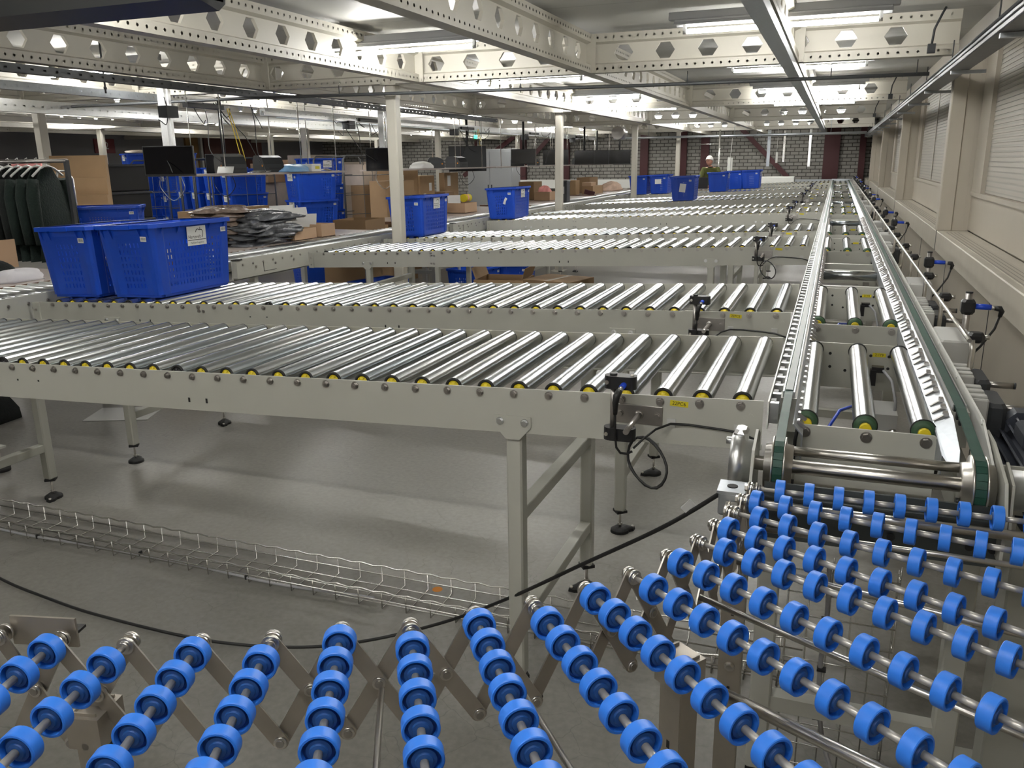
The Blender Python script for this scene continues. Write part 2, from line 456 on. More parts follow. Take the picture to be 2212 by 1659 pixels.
tag(mb.build('guard_rail', M['whitepaint']), 'long pale double guard rail along the brick wall', 'guard rail')
mb = MB(); mb.box((-.55, YF-.55, .98), (2.4, .05, .10)); mb.box((-1.6, YF-.5, .5), (.07, .07, 1.0)); mb.box((.3, YF-.5, .5), (.07, .07, 1.0))
tag(mb.build('guard_rail', M['galv']), 'short grey rail on the brick wall behind the belt conveyor end', 'guard rail')

# ------------------------------------------------------------------ mezzanine steel
HEX = [(.079*math.cos(PI/3*k), .069*math.sin(PI/3*k)) for k in range(6)]
OCT = [(.0098*math.cos(PI/4*k+PI/8), .0098*math.sin(PI/4*k+PI/8)) for k in range(8)]
ZB = 2.30
def sigma_beam(L_, holes, first=.2, pitch=.336):
    """beam along +x from 0..L_, bottom at z=0, .30 deep: hexagonal web openings, perforated flanges"""
    mb = MB()
    us = [0.0]; x = first - pitch/2
    if x > 0: us.append(x)
    while us[-1]+pitch < L_-.03: us.append(us[-1]+pitch)
    us.append(L_)
    hole = lambda i, j, u0, u1, w0, w1: HEX if (abs(u1-u0-pitch) < 1e-4) else None
    for y in (-.012, .012):
        mb.plate(lambda u, w, y=y: (u, y, w), us, [.07, .23], hole)
    for i in range(len(us)-1):                               # rims of the openings
        if abs(us[i+1]-us[i]-pitch) > 1e-4: continue
        cx = (us[i]+us[i+1])/2
        for k in range(6):
            (x1, z1), (x2, z2) = HEX[k], HEX[(k+1) % 6]
            mb.quad((cx+x1, -.012, .15+z1), (cx+x2, -.012, .15+z2), (cx+x2, .012, .15+z2), (cx+x1, .012, .15+z1))
    for s in (-1, 1):
        for z0, z1, zz, zq in ((.0, .064, .064, .078), (.236, .30, .236, .222)):
            if holes:
                hp = .066; bu = [0]
                while bu[-1]+hp < L_: bu.append(bu[-1]+hp)
                bu.append(L_)
                mb.plate(lambda u, w, s=s: (u, s*.05, w), bu, [z0, z1],
                         lambda i, j, u0, u1, w0, w1: OCT if u1-u0 > .06 else None)
            else:
                mb.quad((0, s*.05, z0), (L_, s*.05, z0), (L_, s*.05, z1), (0, s*.05, z1))
            mb.quad((0, s*.05, zz), (L_, s*.05, zz), (L_, s*.012, zq), (0, s*.012, zq))
    mb.quad((0, -.05, 0), (L_, -.05, 0), (L_, .05, 0), (0, .05, 0))
    mb.quad((0, -.05, .30), (L_, -.05, .30), (L_, .05, .30), (0, .05, .30))
    return mb
def end_plate(mb, x, s=1):
    mb.box((x, 0, .15), (.012, .105, .305))
YBE = [-2.95, 2.05, 7.05, 12.05, 17.05, 22.05]
XJ = [-.40+.015, -2.0, -3.57, -5.2, -6.8, -8.4, -10.0, -11.6, -13.2, -14.8]
for y in YBE:
    L_ = .74-(XL+.02)
    mb = sigma_beam(L_, y in (7.05, 12.05), first=.15)
    for x in XJ:                                             # bolted joint plates on both faces
        for s in (-1, 1):
            mb.box((x+.045-(XL+.02), s*.056, .15), (.085, .012, .296))
            mb.cyl((x+.025-(XL+.02), s*.062, .02), (x+.025-(XL+.02), s*.070, .02), .011, 6)
            mb.cyl((x+.065-(XL+.02), s*.062, .02), (x+.065-(XL+.02), s*.070, .02), .011, 6)
            mb.cyl((x+.025-(XL+.02), s*.062, .28), (x+.025-(XL+.02), s*.070, .28), .011, 6)
            mb.cyl((x+.065-(XL+.02), s*.062, .28), (x+.065-(XL+.02), s*.070, .28), .011, 6)
    struct(mb.build('beam', M['cream'], loc=(XL+.02, y, ZB)))
spans = list(zip(YBE, YBE[1:])) + [(22.05, YF)]
ybm = {}
for ys, ye in spans:
    L_ = ye-ys-.1
    near = ys < 8
    key = (round(L_, 3), near)
    if key not in ybm: ybm[key] = sigma_beam(L_, near, first=.27).mesh('beam', M['cream'])
    for x in XJ:
        if x < -9 and ys < 2: continue
        struct(link('beam', ybm[key], None, (x+.045-.045, ys+.05, ZB), (0, 0, PI/2)))

# columns
mb = MB(); mb.box((0, 0, 1.145), (.105, .105, 2.29), bev=.012); mb.box((0, 0, .006), (.2, .2, .012)); mb.box((0, 0, 2.293), (.16, .16, .012))
colm = mb.mesh('column', M['cream'])
for x in (-3.83, -8.2, -12.57):
    for y in YBE:
        if y < 5 and x > -5: continue
        if y < 3: continue
        struct(link('column', colm, None, (x, y, 0)))

# galvanised trunking under the beams, along y
def channel(name, x, y0, y1, z, w, h, m, label, cat, holes=True):
    mb = MB()
    if holes:
        us = [0]; n = int((y1-y0)/.1)
        us = [(y1-y0)*k/n for k in range(n+1)]
        slot = [(-.012, -.007), (.012, -.007), (.012, .007), (-.012, .007)]
        for s in (-1, 1):
            mb.plate(lambda u, q, s=s: (x+s*w/2, y0+u, z+q), us, [0, h], lambda *a_: slot)
    else:
        for s in (-1, 1): mb.quad((x+s*w/2, y0, z), (x+s*w/2, y1, z), (x+s*w/2, y1, z+h), (x+s*w/2, y0, z+h))
    mb.quad((x-w/2, y0, z), (x+w/2, y0, z), (x+w/2, y1, z), (x-w/2, y1, z))
    for s in (-1, 1):
        mb.quad((x+s*w/2, y0, z+h), (x+s*w/2, y1, z+h), (x+s*(w/2-.012), y1, z+h), (x+s*(w/2-.012), y0, z+h))
    o = mb.build(name, m, solid=.002); tag(o, label, cat); return o
channel('cable_trunking', -.385, .2, 24.5, 2.235, .085, .05, M['galv'], 'long galvanised trunking under the beams, above the conveyor lane ends', 'trunking', False)
channel('strut_rail', -7.35, 2.5, 13.5, 2.13, .06, .115, M['bright_galv'], 'deep bright galvanised perforated rail hung over the left-hand packing stations', 'rail')
channel('strut_rail', -6.05, 2.2, 6.5, 2.20, .05, .065, M['galv'], 'shallow perforated galvanised rail in front of the deep bright rail', 'rail')
channel('strut_rail', -5.2, 2.2, 13.0, 2.228, .055, .055, M['darkgalv'], 'dark perforated rail fixed right under a ceiling beam at left', 'rail')
channel('strut_rail', -5.75, 7.7, 21.0, 2.12, .06, .08, M['bright_galv'], 'bright galvanised rail running to the back over the hanging shelves', 'rail')
channel('strut_rail', -6.5, 9.0, 22.0, 2.17, .06, .06, M['galv'], 'grey galvanised rail running to the back, left of the bright one', 'rail')
mb = MB(); mb.tube([(-16.5, 6.62, 2.21), (-5.1, 6.72, 2.21), (-1.58, 7.22, 2.205), (.59, 7.28, 2.20)], .014, 8)
for x in (-4.3, -2.6, -1.2, -.1, .5): mb.cyl((x, 7.22+.1*min(0, x+1.2), 2.20), (x, 7.22+.1*min(0, x+1.2), 2.30), .004, 6)
tag(mb.build('conduit', M['darkgalv']), 'dark conduit pipe running across under the first cross beam', 'conduit')
mb = MB(); mb.tube([(-5.4, 21.6, 2.16), (.58, 21.6, 2.16)], .03, 8)
for x in (-4.5, -2.4, -.2): mb.cyl((x, 21.6, 2.18), (x, 21.6, 2.64), .006, 6)
tag(mb.build('conduit', M['galv']), 'grey pipe across the hall under the farthest cross beam', 'conduit')
# dark duct close to the camera at the upper left
mb = MB()
mb.prism([(2.62, 2.19), (2.74, 2.16), (2.78, 2.19), (2.80, 2.36), (2.62, 2.36)], 4.4, 'x', -6.6)
mb.box((-2.05, 2.70, 2.30), (.30, .12, .16)); mb.box((-2.21, 2.70, 2.22), (.02, .14, .05))
tag(mb.build('cable_duct', M['darkgrey']), 'dark grey duct crossing the ceiling close to the camera', 'duct')

# wall-side cable tray with black cables
mb = MB()
ya, yb = .4, 24.0
mb.quad((.60, ya, 2.11), (.705, ya, 2.11), (.705, yb, 2.11), (.60, yb, 2.11))
for z in (2.112, 2.140): mb.cyl((.60, ya, z), (.60, yb, z), .003, 6)
mb.quad((.705, ya, 2.11), (.705, yb, 2.11), (.705, yb, 2.175), (.705, ya, 2.175))
mb.cyl((.60, ya, 2.167), (.60, yb, 2.167), .006, 6); mb.cyl((.705, ya, 2.177), (.705, yb, 2.177), .006, 6)
tr = mb.build('cable_tray', M['traygalv'], solid=.003); tag(tr, 'galvanised cable tray along the top of the right wall', 'cable tray')
mb = MB(); mb.box((.603, (ya+yb)/2, 2.138), (.003, yb-ya, .05)); mb.build('tray_side', M['darkgalv'], tr)
y = .9
while y < 24:
    mb = MB(); mb.box((.70, y, 2.095), (.19, .03, .02)); mb.build('bracket', M['galv'], tr)
    mb = MB(); mb.cyl((.63, y+.25, 2.16), (.63, y+.25, 2.31), .004, 6); mb.build('hanger_rod', M['darkgalv'], tr)
    y += 1.7
mb = MB()
for k in range(4):
    ph = k*1.7
    mb.tube([(.625+.018*k+.004*math.sin(yy*1.3+ph), yy, 2.125+.005*(k % 2)) for yy in [ya+.1+.8*q for q in range(29)]], .008, 6)
mb.build('tray_cable', M['cable'], tr)
for y in (6.9, 11.9, 16.9):
    mb = MB(); mb.box((.55, y-.06, 2.33), (.05, .05, .06)); mb.tube([(.55, y-.06, 2.36), (.56, y-.03, 2.46), (.60, y-.03, 2.56), (.62, y-.02, 2.60)], .008, 6)
    tag(mb.build('junction_box', M['darkgrey']), 'small dark junction box at the wall end of the %s cross beam' % {6.9: 'first', 11.9: 'second', 16.9: 'third'}[y], 'junction box')

# ------------------------------------------------------------------ tube lights
def tube_light():
    r = thing('tube_light', '', 'light')
    mb = MB(); mb.box((0, 0, .062), (1.36, .105, .022), bev=.004); mb.box((0, 0, .098), (1.44, .075, .05), bev=.004)
    for s in (-1, 1): mb.box((0, s*.056, .050), (1.36, .003, .026), rot=(s*.5, 0, 0))
    mb.build('housing', M['lamphouse'], r)
    mb = MB(); mb.cyl((-.60, 0, 0), (.60, 0, 0), .015, 10); mb.build('tube', M['led'], r)
    for s in (-1, 1):
        mb = MB(); mb.cyl((s*.60, 0, 0), (s*.625, 0, 0), .016, 10); mb.box((s*.615, 0, .03), (.02, .03, .06)); mb.build('end_cap', M['boxgrey'], r)
    return r
nth = ['first', 'second', 'third', 'fourth', 'fifth', 'sixth', 'seventh', 'eighth']
YL = [-2.6, .3, 3.2, 6.1, 8.95, 11.85, 14.75, 17.7, 20.6, 23.5]
proto = None
for xi, x in enumerate((-.43, -3.22, -6.4, -9.6, -12.8)):
    for yi, y in enumerate(YL):
        if xi >= 2 and y < 2: continue
        if xi == 0 and y > 23: x = -1.35
        yy = y if xi < 2 else y+.1
        lab = {0: 'lit tube light at the trunking over the lane ends, %s of its row', 1: 'lit tube light of the middle row above the lanes, %s of its row'}.get(xi)
        vis = yi-3
        if xi >= 2: lab = 'lit tube light high over the packing stations and racks at left'; grp = 'tube lights over the packing side'
        elif vis < 0: lab = 'lit tube light overhead, out of the picture in front of the first beam'; grp = 'tube lights overhead near the camera'
        else: lab = lab % nth[vis]; grp = 'tube lights over the lanes'
        if proto is None:
            proto = tube_light(); o = proto; o.location = (x, yy, 2.445); o['label'] = lab; o['group'] = grp
        else: dup(proto, lab, (x, yy, 2.445), None, grp)
# ------------------------------------------------------------------ gravity roller lanes
# lane frame: local x = world x, local y = 0 at the front rail's outer face; z falls to the left at 3.5 %
SL = .035
def zl(x): return 1.011 + SL*(x+.176)          # roller axis height
LX0, LX1, LW = -4.12, -.122, .80
NR = 39; RX = [-.176-.1*k for k in range(NR)]
ROLL, ROLLFAR, CAPM, CAPK, BOLT = None, None, None, None, None
def roller_meshes():
    global ROLL, ROLLFAR, CAPM, CAPK, BOLT
    def base(mb):
        mb.cyl((0, .046, 0), (0, .754, 0), .025, 20, 0, False)
        for y, s in ((.046, -1), (.754, 1)):       # black rim and recessed end
            mb.lathe([(0, .0253), (s*.006, .0253), (s*.006, .0185), (-s*.002, .0180)], (0, y, 0), (0, 1, 0), 20, [1, 1, 1])
    mb = MB(); base(mb)
    mb.lathe([(0, .018), (.010, .014), (.012, 0)], (0, .752, 0), (0, 1, 0), 16, [2, 2])
    mb.cyl((0, .01, 0), (0, .79, 0), .006, 6, 3)
    ROLL = mb.mesh('roller', [M['roller'], M['rubber'], M['yellow'], M['steel']])
    mb = MB(); mb.cyl((0, .046, 0), (0, .754, 0), .025, 12, 0, False)
    for y, s in ((.046, -1), (.754, 1)):
        mb.lathe([(0, .0253), (s*.006, .0253), (s*.006, .0185), (s*.008, 0)], (0, y, 0), (0, 1, 0), 12, [1, 1, 2])
    mb.cyl((0, -.007, 0), (0, .79, 0), .0055, 6, 3)
    mb.cyl((0, -.008, 0), (0, 0, 0), .009, 6, 3, sm=False)
    ROLLFAR = mb.mesh('roller', [M['roller'], M['rubber'], M['yellow'], M['steel']])
    for nm in ('y', 'k'):
        mb = MB(); mb.lathe([(-.003, .0182), (-.009, .0165), (-.013, .009), (-.014, 0)], (0, .049, 0), (0, 1, 0), 18, None)
        for k in range(6):
            t = PI/3*k; mb.box((.012*math.cos(t), .038, .012*math.sin(t)), (.0025, .003, .009), rot=(0, -t+PI/2, 0))
        me = mb.mesh('end_cap', M['yellow'] if nm == 'y' else M['black'])
        if nm == 'y': CAPM = me
        else: CAPK = me
    mb = MB(); mb.cyl((0, -.009, 0), (0, -.0015, 0), .0088, 6, sm=False); mb.cyl((0, -.0015, 0), (0, 0, 0), .0115, 14); mb.cyl((0, -.012, 0), (0, -.009, 0), .0045, 8)
    BOLT = mb.mesh('axle_bolt', M['stainless'])
roller_meshes()

def hexbolt(mb, p, ax, r=.009, h=.008, mi=0):
    p, ax = V(p), V(ax)
    mb.cyl(p, p+ax*.002, r*1.35, 12, mi); mb.cyl(p+ax*.002, p+ax*(.002+h), r, 6, mi, sm=False)

def leg_mesh(ztop):
    mb = MB(); t = .046
    mb.box((0, 0, (ztop+.105)/2), (t, t, ztop-.105), bev=.005)
    return mb.mesh('leg', M['beige'])
def foot_mesh():
    mb = MB()
    mb.box((0, 0, .100), (.048, .048, .012), 0)
    mb.cyl((0, 0, .02), (0, 0, .096), .0055, 8, 1); mb.cyl((0, 0, .034), (0, 0, .042), .010, 6, 1, sm=False)
    n = 20; pts = []
    for k in range(n):
        t = 2*PI*k/n; r = .042 + (.034 if abs(t-PI*.5) < .5 else 0)*math.cos((t-PI*.5)*3)
        pts.append((r*math.cos(t), r*math.sin(t)))
    A = [mb.vert((x, y, .0)) for x, y in pts]; B = [mb.vert((x*.97, y*.97, .012)) for x, y in pts]; C = [mb.vert((x*.45, y*.45, .026)) for x, y in pts]
    for i in range(n):
        j = (i+1) % n
        mb.face([A[i], A[j], B[j], B[i]], 0, False); mb.face([B[i], B[j], C[j], C[i]], 0, True)
    mb.face(C, 0); mb.face(A[::-1], 0)
    mb.cyl((0, .062, .006), (0, .062, .020), .006, 6, 1)
    return mb.mesh('foot', [M['rubber'], M['steel']])
FOOT = foot_mesh()

def side_rail_mesh(front):
    mb = MB(); s = 1 if front else -1
    y = 0 if front else LW
    t, b = .015, -.112
    za, zb = zl(LX0), zl(LX1)
    yi = y + s*.004
    # web
    P = [(LX0, y, za+b), (LX1, y, zb+b), (LX1, y, zb+t), (LX0, y, za+t)]
    Q = [(x, yi, z) for x, _, z in P]
    mb.poly(P if front else P[::-1]); mb.poly(Q[::-1] if front else Q)
    for i in range(4):
        j = (i+1) % 4; mb.quad(P[j], P[i], Q[i], Q[j])
    # lower flange, turned inward
    yf = y + s*.042
    mb.quad((LX0, y, za+b), (LX1, y, zb+b), (LX1, yf, zb+b), (LX0, yf, za+b)); mb.quad((LX0, y, za+b+.004), (LX1, y, zb+b+.004), (LX1, yf, zb+b+.004), (LX0, yf, za+b+.004))
    mb.quad((LX0, yf, za+b), (LX1, yf, zb+b), (LX1, yf, zb+b+.004), (LX0, yf, za+b+.004))
    # end angle at the low end
    mb.box((LX0+.02, y-s*.004, za-.05), (.045, .008, .125))
    for dz in (-.028, -.085): hexbolt(mb, (LX0+.02, y-s*.008, za+dz), (0, -s, 0), .006, .005, 1)
    if front:
        for x in (-2.93, -2.905): pass
        xs = -2.96                                           # splice plate
        for dx in (-.014, .014):
            for dz in (-.022, -.085): hexbolt(mb, (xs+dx, y, zl(xs)+dz), (0, -1, 0), .0065, .005, 1)
        for dx in (-1.9, -1.83, -3.3, -3.37):                # punched slots
            mb.box((dx, y-.0006, zl(dx)-.078), (.007, .0012, .015), 2)
        for dx in (-2.66, -2.56): mb.box((dx, y-.0006, zl(dx)-.045), (.006, .0012, .006), 2)
        mb.cyl((-.150, y, zl(-.15)-.025), (-.150, y-.001, zl(-.15)-.025), .006, 10, 0)
    return mb.mesh('side_rail', [M['beige'], M['stainless'], M['ink']])

def gusset_mesh():
    mb = MB()
    poly = [(-.054, 0), (.054, 0), (.054, -.030), (.020, -.068), (-.020, -.068), (-.054, -.030)]
    mb.prism(poly, -.005, 'y', 0)
    for s in (-1, 1): hexbolt(mb, (s*.036, -.005, -.017), (0, -1, 0), .0085, .006, 1)
    return mb.mesh('gusset_plate', [M['beige'], M['bright_galv']])

def sensor_parts(parent, coil=True):
    """photo eye on a clamp post, in front of the front rail near the high end"""
    e = bpy.data.objects.new('photo_sensor', None); COL.objects.link(e); e.parent = parent; e.empty_display_size = .05
    zc = .965
    mb = MB(); mb.box((-.43, -.002, zc), (.125, .004, .050), bev=.001)
    for dx in (-.048, .048): hexbolt(mb, (-.43+dx, -.004, zc), (0, -1, 0), .007, .005)
    mb.lathe([(0, .012), (.004, .011), (.005, .008)], (-.428, -.004, zc), (0, -1, 0), 12)
    mb.cyl((-.428, -.004, zc), (-.428, -.155, zc), .0075, 10)
    mb.build('mounting_plate', M['stainless'], e)
    mb = MB(); mb.cyl((-.470, -.115, .935), (-.470, -.115, 1.085), .0075, 10); mb.build('post', M['stainless'], e)
    def clamp(z, fy):
        mb = MB()
        n = 10; out = []
        for k in range(n+1):
            t = PI/2+PI*k/n; out.append((-.472+.020*math.cos(t), .020*math.sin(t)))
        for k in range(n+1):
            t = -PI/2+PI*k/n; out.append((-.428+.016*math.cos(t), .019*math.sin(t)))
        A = [mb.vert((x, -.115+y, z-.016)) for x, y in out]; B = [mb.vert((x, -.115+y, z+.016)) for x, y in out]
        mb.face(A[::-1]); mb.face(B)
        for i in range(len(out)):
            j = (i+1) % len(out); mb.face([A[i], A[j], B[j], B[i]], 0)
        mb.cyl((-.482, -.137, z), (-.482, -.120, z), .005, 6, 1); mb.cyl((-.424, -.115, z+.014), (-.424, -.115, z+.019), .005, 6, 1)
        return mb
    clamp(.948, 0).build('clamp', [M['black'], M['steel']], e)
    m2 = clamp(1.080, 0); m2.cyl((-.470, -.115, 1.094), (-.470, -.115, 1.101), .0095, 12, 0); m2.build('clamp', [M['black'], M['steel']], e)
    mb = MB(); mb.cyl((-.438, -.115, 1.080), (-.442, -.150, 1.073), .0075, 10, 0); mb.cyl((-.442, -.150, 1.073), (-.444, -.163, 1.068), .0065, 10, 1); mb.build('sensor_eye', [M['bluecable'], M['steel']], e)
    mb = MB(); mb.tube([(-.444, -.160, 1.070), (-.449, -.170, 1.058), (-.452, -.168, 1.040), (-.454, -.160, 1.010)], [.008, .009, .008, .0055], 8)
    mb.tube([(-.454, -.160, 1.015), (-.456, -.150, .985), (-.457, -.142, .945), (-.454, -.140, .918), (-.445, -.135, .903), (-.430, -.128, .900), (-.418, -.122, .906)], .0032, 6)
    if coil:
        c = V((-.385, -.10, .872)); pts = []
        ax1 = V((.036, -.02, -.040)); ax2 = V((.030, 0, .030))
        for k in range(41):
            t = 2*PI*k/20 + 2.55; pts.append(c + ax1*math.cos(t)*1.15 + ax2*math.sin(t)*1.1 + V((0, .004*k/40, .003*math.sin(k))))
        mb.tube(pts, .0032, 6)
    mb.tube([(-.418, -.11, .910), (-.40, -.09, .928), (-.375, -.05, .945), (-.345, -.012, .951), (-.30, -.006, .951), (-.22, -.006, .947), (-.175, -.006, .943), (-.13, -.03, .935)], .0032, 6)
    mb.build('cable', M['cable'], e)
    mb = MB()
    for dx in (-.345, -.178): mb.box((dx, -.002, .951), (.022, .004, .022))
    mb.build('cable_clip', M['boxgrey'], e)
    return e

RAILF, RAILB, GUS = side_rail_mesh(True), side_rail_mesh(False), gusset_mesh()
LEGS = {x: leg_mesh(zl(x)-.10) for x in (-.78, -3.56)}
mb = MB(); mb.box((0, LW/2, 0), (.040, LW-.10, .040), bev=.003); CBAR = mb.mesh('cross_bar', M['beige'])
mb = MB(); mb.box((0, 0, 0), (.046, .0012, .0145)); STK = mb.mesh('tag_sticker', M['sticker'])
def sticker_mesh(txt):
    mb = MB(); mb.box((0, 0, 0), (.046, .0012, .0145), 0)
    mb.add_text(txt, .0135, lambda u, v: (u, -.0011, v), 1, squeeze=.95)
    return mb.mesh('tag_sticker', [M['sticker'], M['ink']])
STICK = {0: sticker_mesh('22PC6'), 1: sticker_mesh('22PC5')}
LANE_LABELS = [
 'roller lane nearest the camera, its yellow tag reading 22PC6',
 'second roller lane from the camera, holding two big blue totes, tag 22PC5',
 'empty roller lane just past the first walkway, in front of the first cream column',
 'roller lane with one blue tote half hidden by the first cream column',
 'roller lane with a single blue tote in front of the second cream column',
 'empty roller lane directly in front of the second cream column',
 'roller lane carrying the lone blue tote with a tilted white sheet',
 'roller lane right behind the lone tote with the tilted white sheet',
 'far roller lane with two blue totes beside the third cream column',
 'far roller lane with three blue totes, in front of the white-haired person',
 'second farthest roller lane, behind the white-haired person',
 'farthest roller lane, in front of the brick wall']
LANEY = [2.035+3.95*(i//2)+1.29*(i % 2) for i in range(12)]
BLACKCAPS = {0: (18, 26), 1: (24, 33), 2: (22, 12, 38), 3: (28, 17)}
def lane(i):
    Yf = LANEY[i]
    r = thing('roller_lane', LANE_LABELS[i], 'roller conveyor', (0, Yf, 0), 0, 'roller lanes')
    link('side_rail', RAILF, r); link('side_rail', RAILB, r)
    for x in (-.78, -3.56):
        for y, ry in ((.027, 0.0), (LW-.027, PI)):
            lg = link('leg', LEGS[x], r, (x, y, 0)); link('foot', FOOT, lg, (0, 0, 0), (0, 0, ry+(.6 if x < -2 else -.9)))
        for z in (.27, .62): link('cross_bar', CBAR, r, (x, 0, z))
        link('gusset_plate', GUS, r, (x, 0, zl(x)-.062)); 
        link('gusset_plate', GUS, r, (x, LW, zl(x)-.062), (0, 0, PI))
    near = i < 4
    for k in range(NR):
        x = RX[k]
        o = link('roller', ROLL if near else ROLLFAR, r, (x, 0, zl(x)))
        if near:
            link('end_cap', CAPK if k in BLACKCAPS.get(i, ()) else CAPM, o)
            link('axle_bolt', BOLT, o)
    link('tag_sticker', STICK.get(i, STK), r, (-.327, -.0008, zl(-.327)-.003), (0, .05, 0))
    if i < 10: sensor_parts(r, i in (0, 2))
    return r
LANES = [lane(i) for i in range(12)]

# ------------------------------------------------------------------ collector conveyors along the packing tables (run along y)
CX0, CX1, CZ = -4.62, -4.16, .903
mb = MB(); mb.cyl((CX0+.03, 0, 0), (CX1-.03, 0, 0), .0215, 12, 0); CROLL = mb.mesh('roller', [M['bright_galv2']])
def collector(ya, yb, label, pitch=.062):
    r = thing('collector_conveyor', label, 'roller conveyor', ((CX0+CX1)/2, (ya+yb)/2, 0), 0, 'collector conveyors')
    ox, oy = -(CX0+CX1)/2, -(ya+yb)/2
    for x, s in ((CX1, -1), (CX0, 1)):
        mb = MB(); mb.box((x+ox+s*.006, 0, .845 if s < 0 else .82), (.012, yb-ya, .155 if s < 0 else .10), 0, bev=.002); mb.box((x+ox+s*.02, 0, .772), (.04, yb-ya, .006))
        if s < 0:
            y = ya+.12; k = 0
            while y < yb-.06:
                hexbolt(mb, (x+ox, y+oy, .878), (1, 0, 0), .007, .006, 1)
                if k % 2: hexbolt(mb, (x+ox, y+oy+.03, .848), (1, 0, 0), .008, .006, 1)
                y += .124; k += 1
            for y in (ya+.45, ya+1.9):
                if y > yb-.2: continue
                for a_, b2 in (((0, .16), (.003, .0)), ):
                    mb.box((x+ox+.001, y+oy, .80), (.002, .16, .003), 2); mb.box((x+ox+.001, y+oy-.08, .835), (.002, .003, .07), 2)
            mb.box((x+ox+.02, ya+oy+.03, .855), (.04, .06, .13), 0); mb.box((x+ox+.02, ya+oy+.03, .924), (.05, .07, .008), 2)
        mb.build('side_rail', [M['beige'], M['stainless'], M['ink']], r)
    n = int((yb-ya-.08)/pitch)
    for k in range(min(n, 95)):
        link('roller', CROLL, r, (ox, ya+.06+k*pitch+oy, CZ))
    ys = [ya+.3, yb-.3] if ya > 1 else [1.2, 3.0]
    for y in ys:
        for x in (CX0+.05, CX1-.05):
            mb = MB(); mb.box((0, 0, .46), (.05, .05, .64), bev=.004); mb.box((.03, 0, .135), (.08, .06, .012))
            hexbolt(mb, (.025, 0, .55), (1, 0, 0), .008, .005, 1); hexbolt(mb, (.025, 0, .30), (1, 0, 0), .008, .005, 1)
            lg = mb.build('leg', [M['beige'], M['stainless']], r, (x+ox, y+oy, 0))
            mb = MB(); mb.cyl((.045, 0, .02), (.045, 0, .22), .006, 8, 1); mb.cyl((.045, 0, 0), (.045, 0, .02), .045, 14, 0); mb.build('foot', [M['rubber'], M['steel']], lg)
        mb = MB(); mb.box((ox+(CX0+CX1)/2, y+oy, .40), (CX1-CX0-.15, .04, .04)); mb.build('cross_bar', M['beige'], r)
    return r
COLL = [(.6, 4.20, 'collector conveyor section beside the two front totes at the left edge'),
        (5.05, 8.85, 'collector conveyor section beside the table with the bagged garments'),
        (8.90, 12.85, 'collector conveyor section behind the tote at the first cream column'),
        (12.90, 16.85, 'collector conveyor section beside the dark bin and second cream column'),
        (16.90, 20.85, 'collector conveyor section left of the totes at the third cream column'),
        (20.90, 24.40, 'farthest collector conveyor section, close to the guard rail')]
for i, (ya, yb, l) in enumerate(COLL): collector(ya, yb, l, .082)
# ------------------------------------------------------------------ belt transfer conveyor along the window wall
TR = thing('belt_transfer', 'long twin green-belt transfer conveyor running along the right wall', 'belt conveyor', (.13, 12.8, 0))
OX, OY = -.13, -12.8
def TP(mb, name, mats, parent=TR, solid=0.0):
    return mb.build(name, mats, parent, (OX, OY, 0), (0, 0, 0), solid)
ya, yb = 1.70, 24.0
# left and right carrying profiles
mb = MB()
mb.quad((-.108, 1.95, .985), (-.108, yb, .985), (-.108, yb, 1.052), (-.108, 1.95, 1.052)); mb.quad((-.1045, 1.95, .985), (-.1045, yb, .985), (-.1045, yb, 1.052), (-.1045, 1.95, 1.052))
mb.quad((-.108, 1.95, 1.052), (-.1045, 1.95, 1.052), (-.1045, yb, 1.052), (-.108, yb, 1.052)); mb.quad((-.108, 1.95, .985), (-.1045, 1.95, .985), (-.1045, 1.95, 1.052), (-.108, 1.95, 1.052))
TP(mb, 'guide_strip', M['whitepaint'])
mb = MB(); mb.box((-.094, 0, 1.018), (.02, .018, .05), 0); mb.box((-.098, .035, 1.03), (.012, .022, .02), 1); SPC = mb.mesh('spacer_block', [M['bright_galv'], M['black']])
y = 1.98; k = 0; mb = MB()
while y < yb-.05:                                            # spacer blocks of the side strip
    if k < 95: link('spacer_block', SPC, TR, (OX, OY+y, 0))
    else: mb.box((-.094, y, 1.018), (.02, .018, .05), 0); mb.box((-.098, y+.035, 1.03), (.012, .022, .02), 1)
    y += .085; k += 1
TP(mb, 'spacer_block', [M['bright_galv'], M['black']])['kind'] = 'stuff'
def profile(x0, x1, nm, y0):
    mb = MB()
    mb.box(((x0+x1)/2, (y0+yb)/2, .985), (x1-x0, yb-y0, .085))
    return TP(mb, nm, M['beige'])
profile(-.088, -.046, 'belt_carrier', 2.08); profile(.292, .332, 'belt_carrier', 2.08)
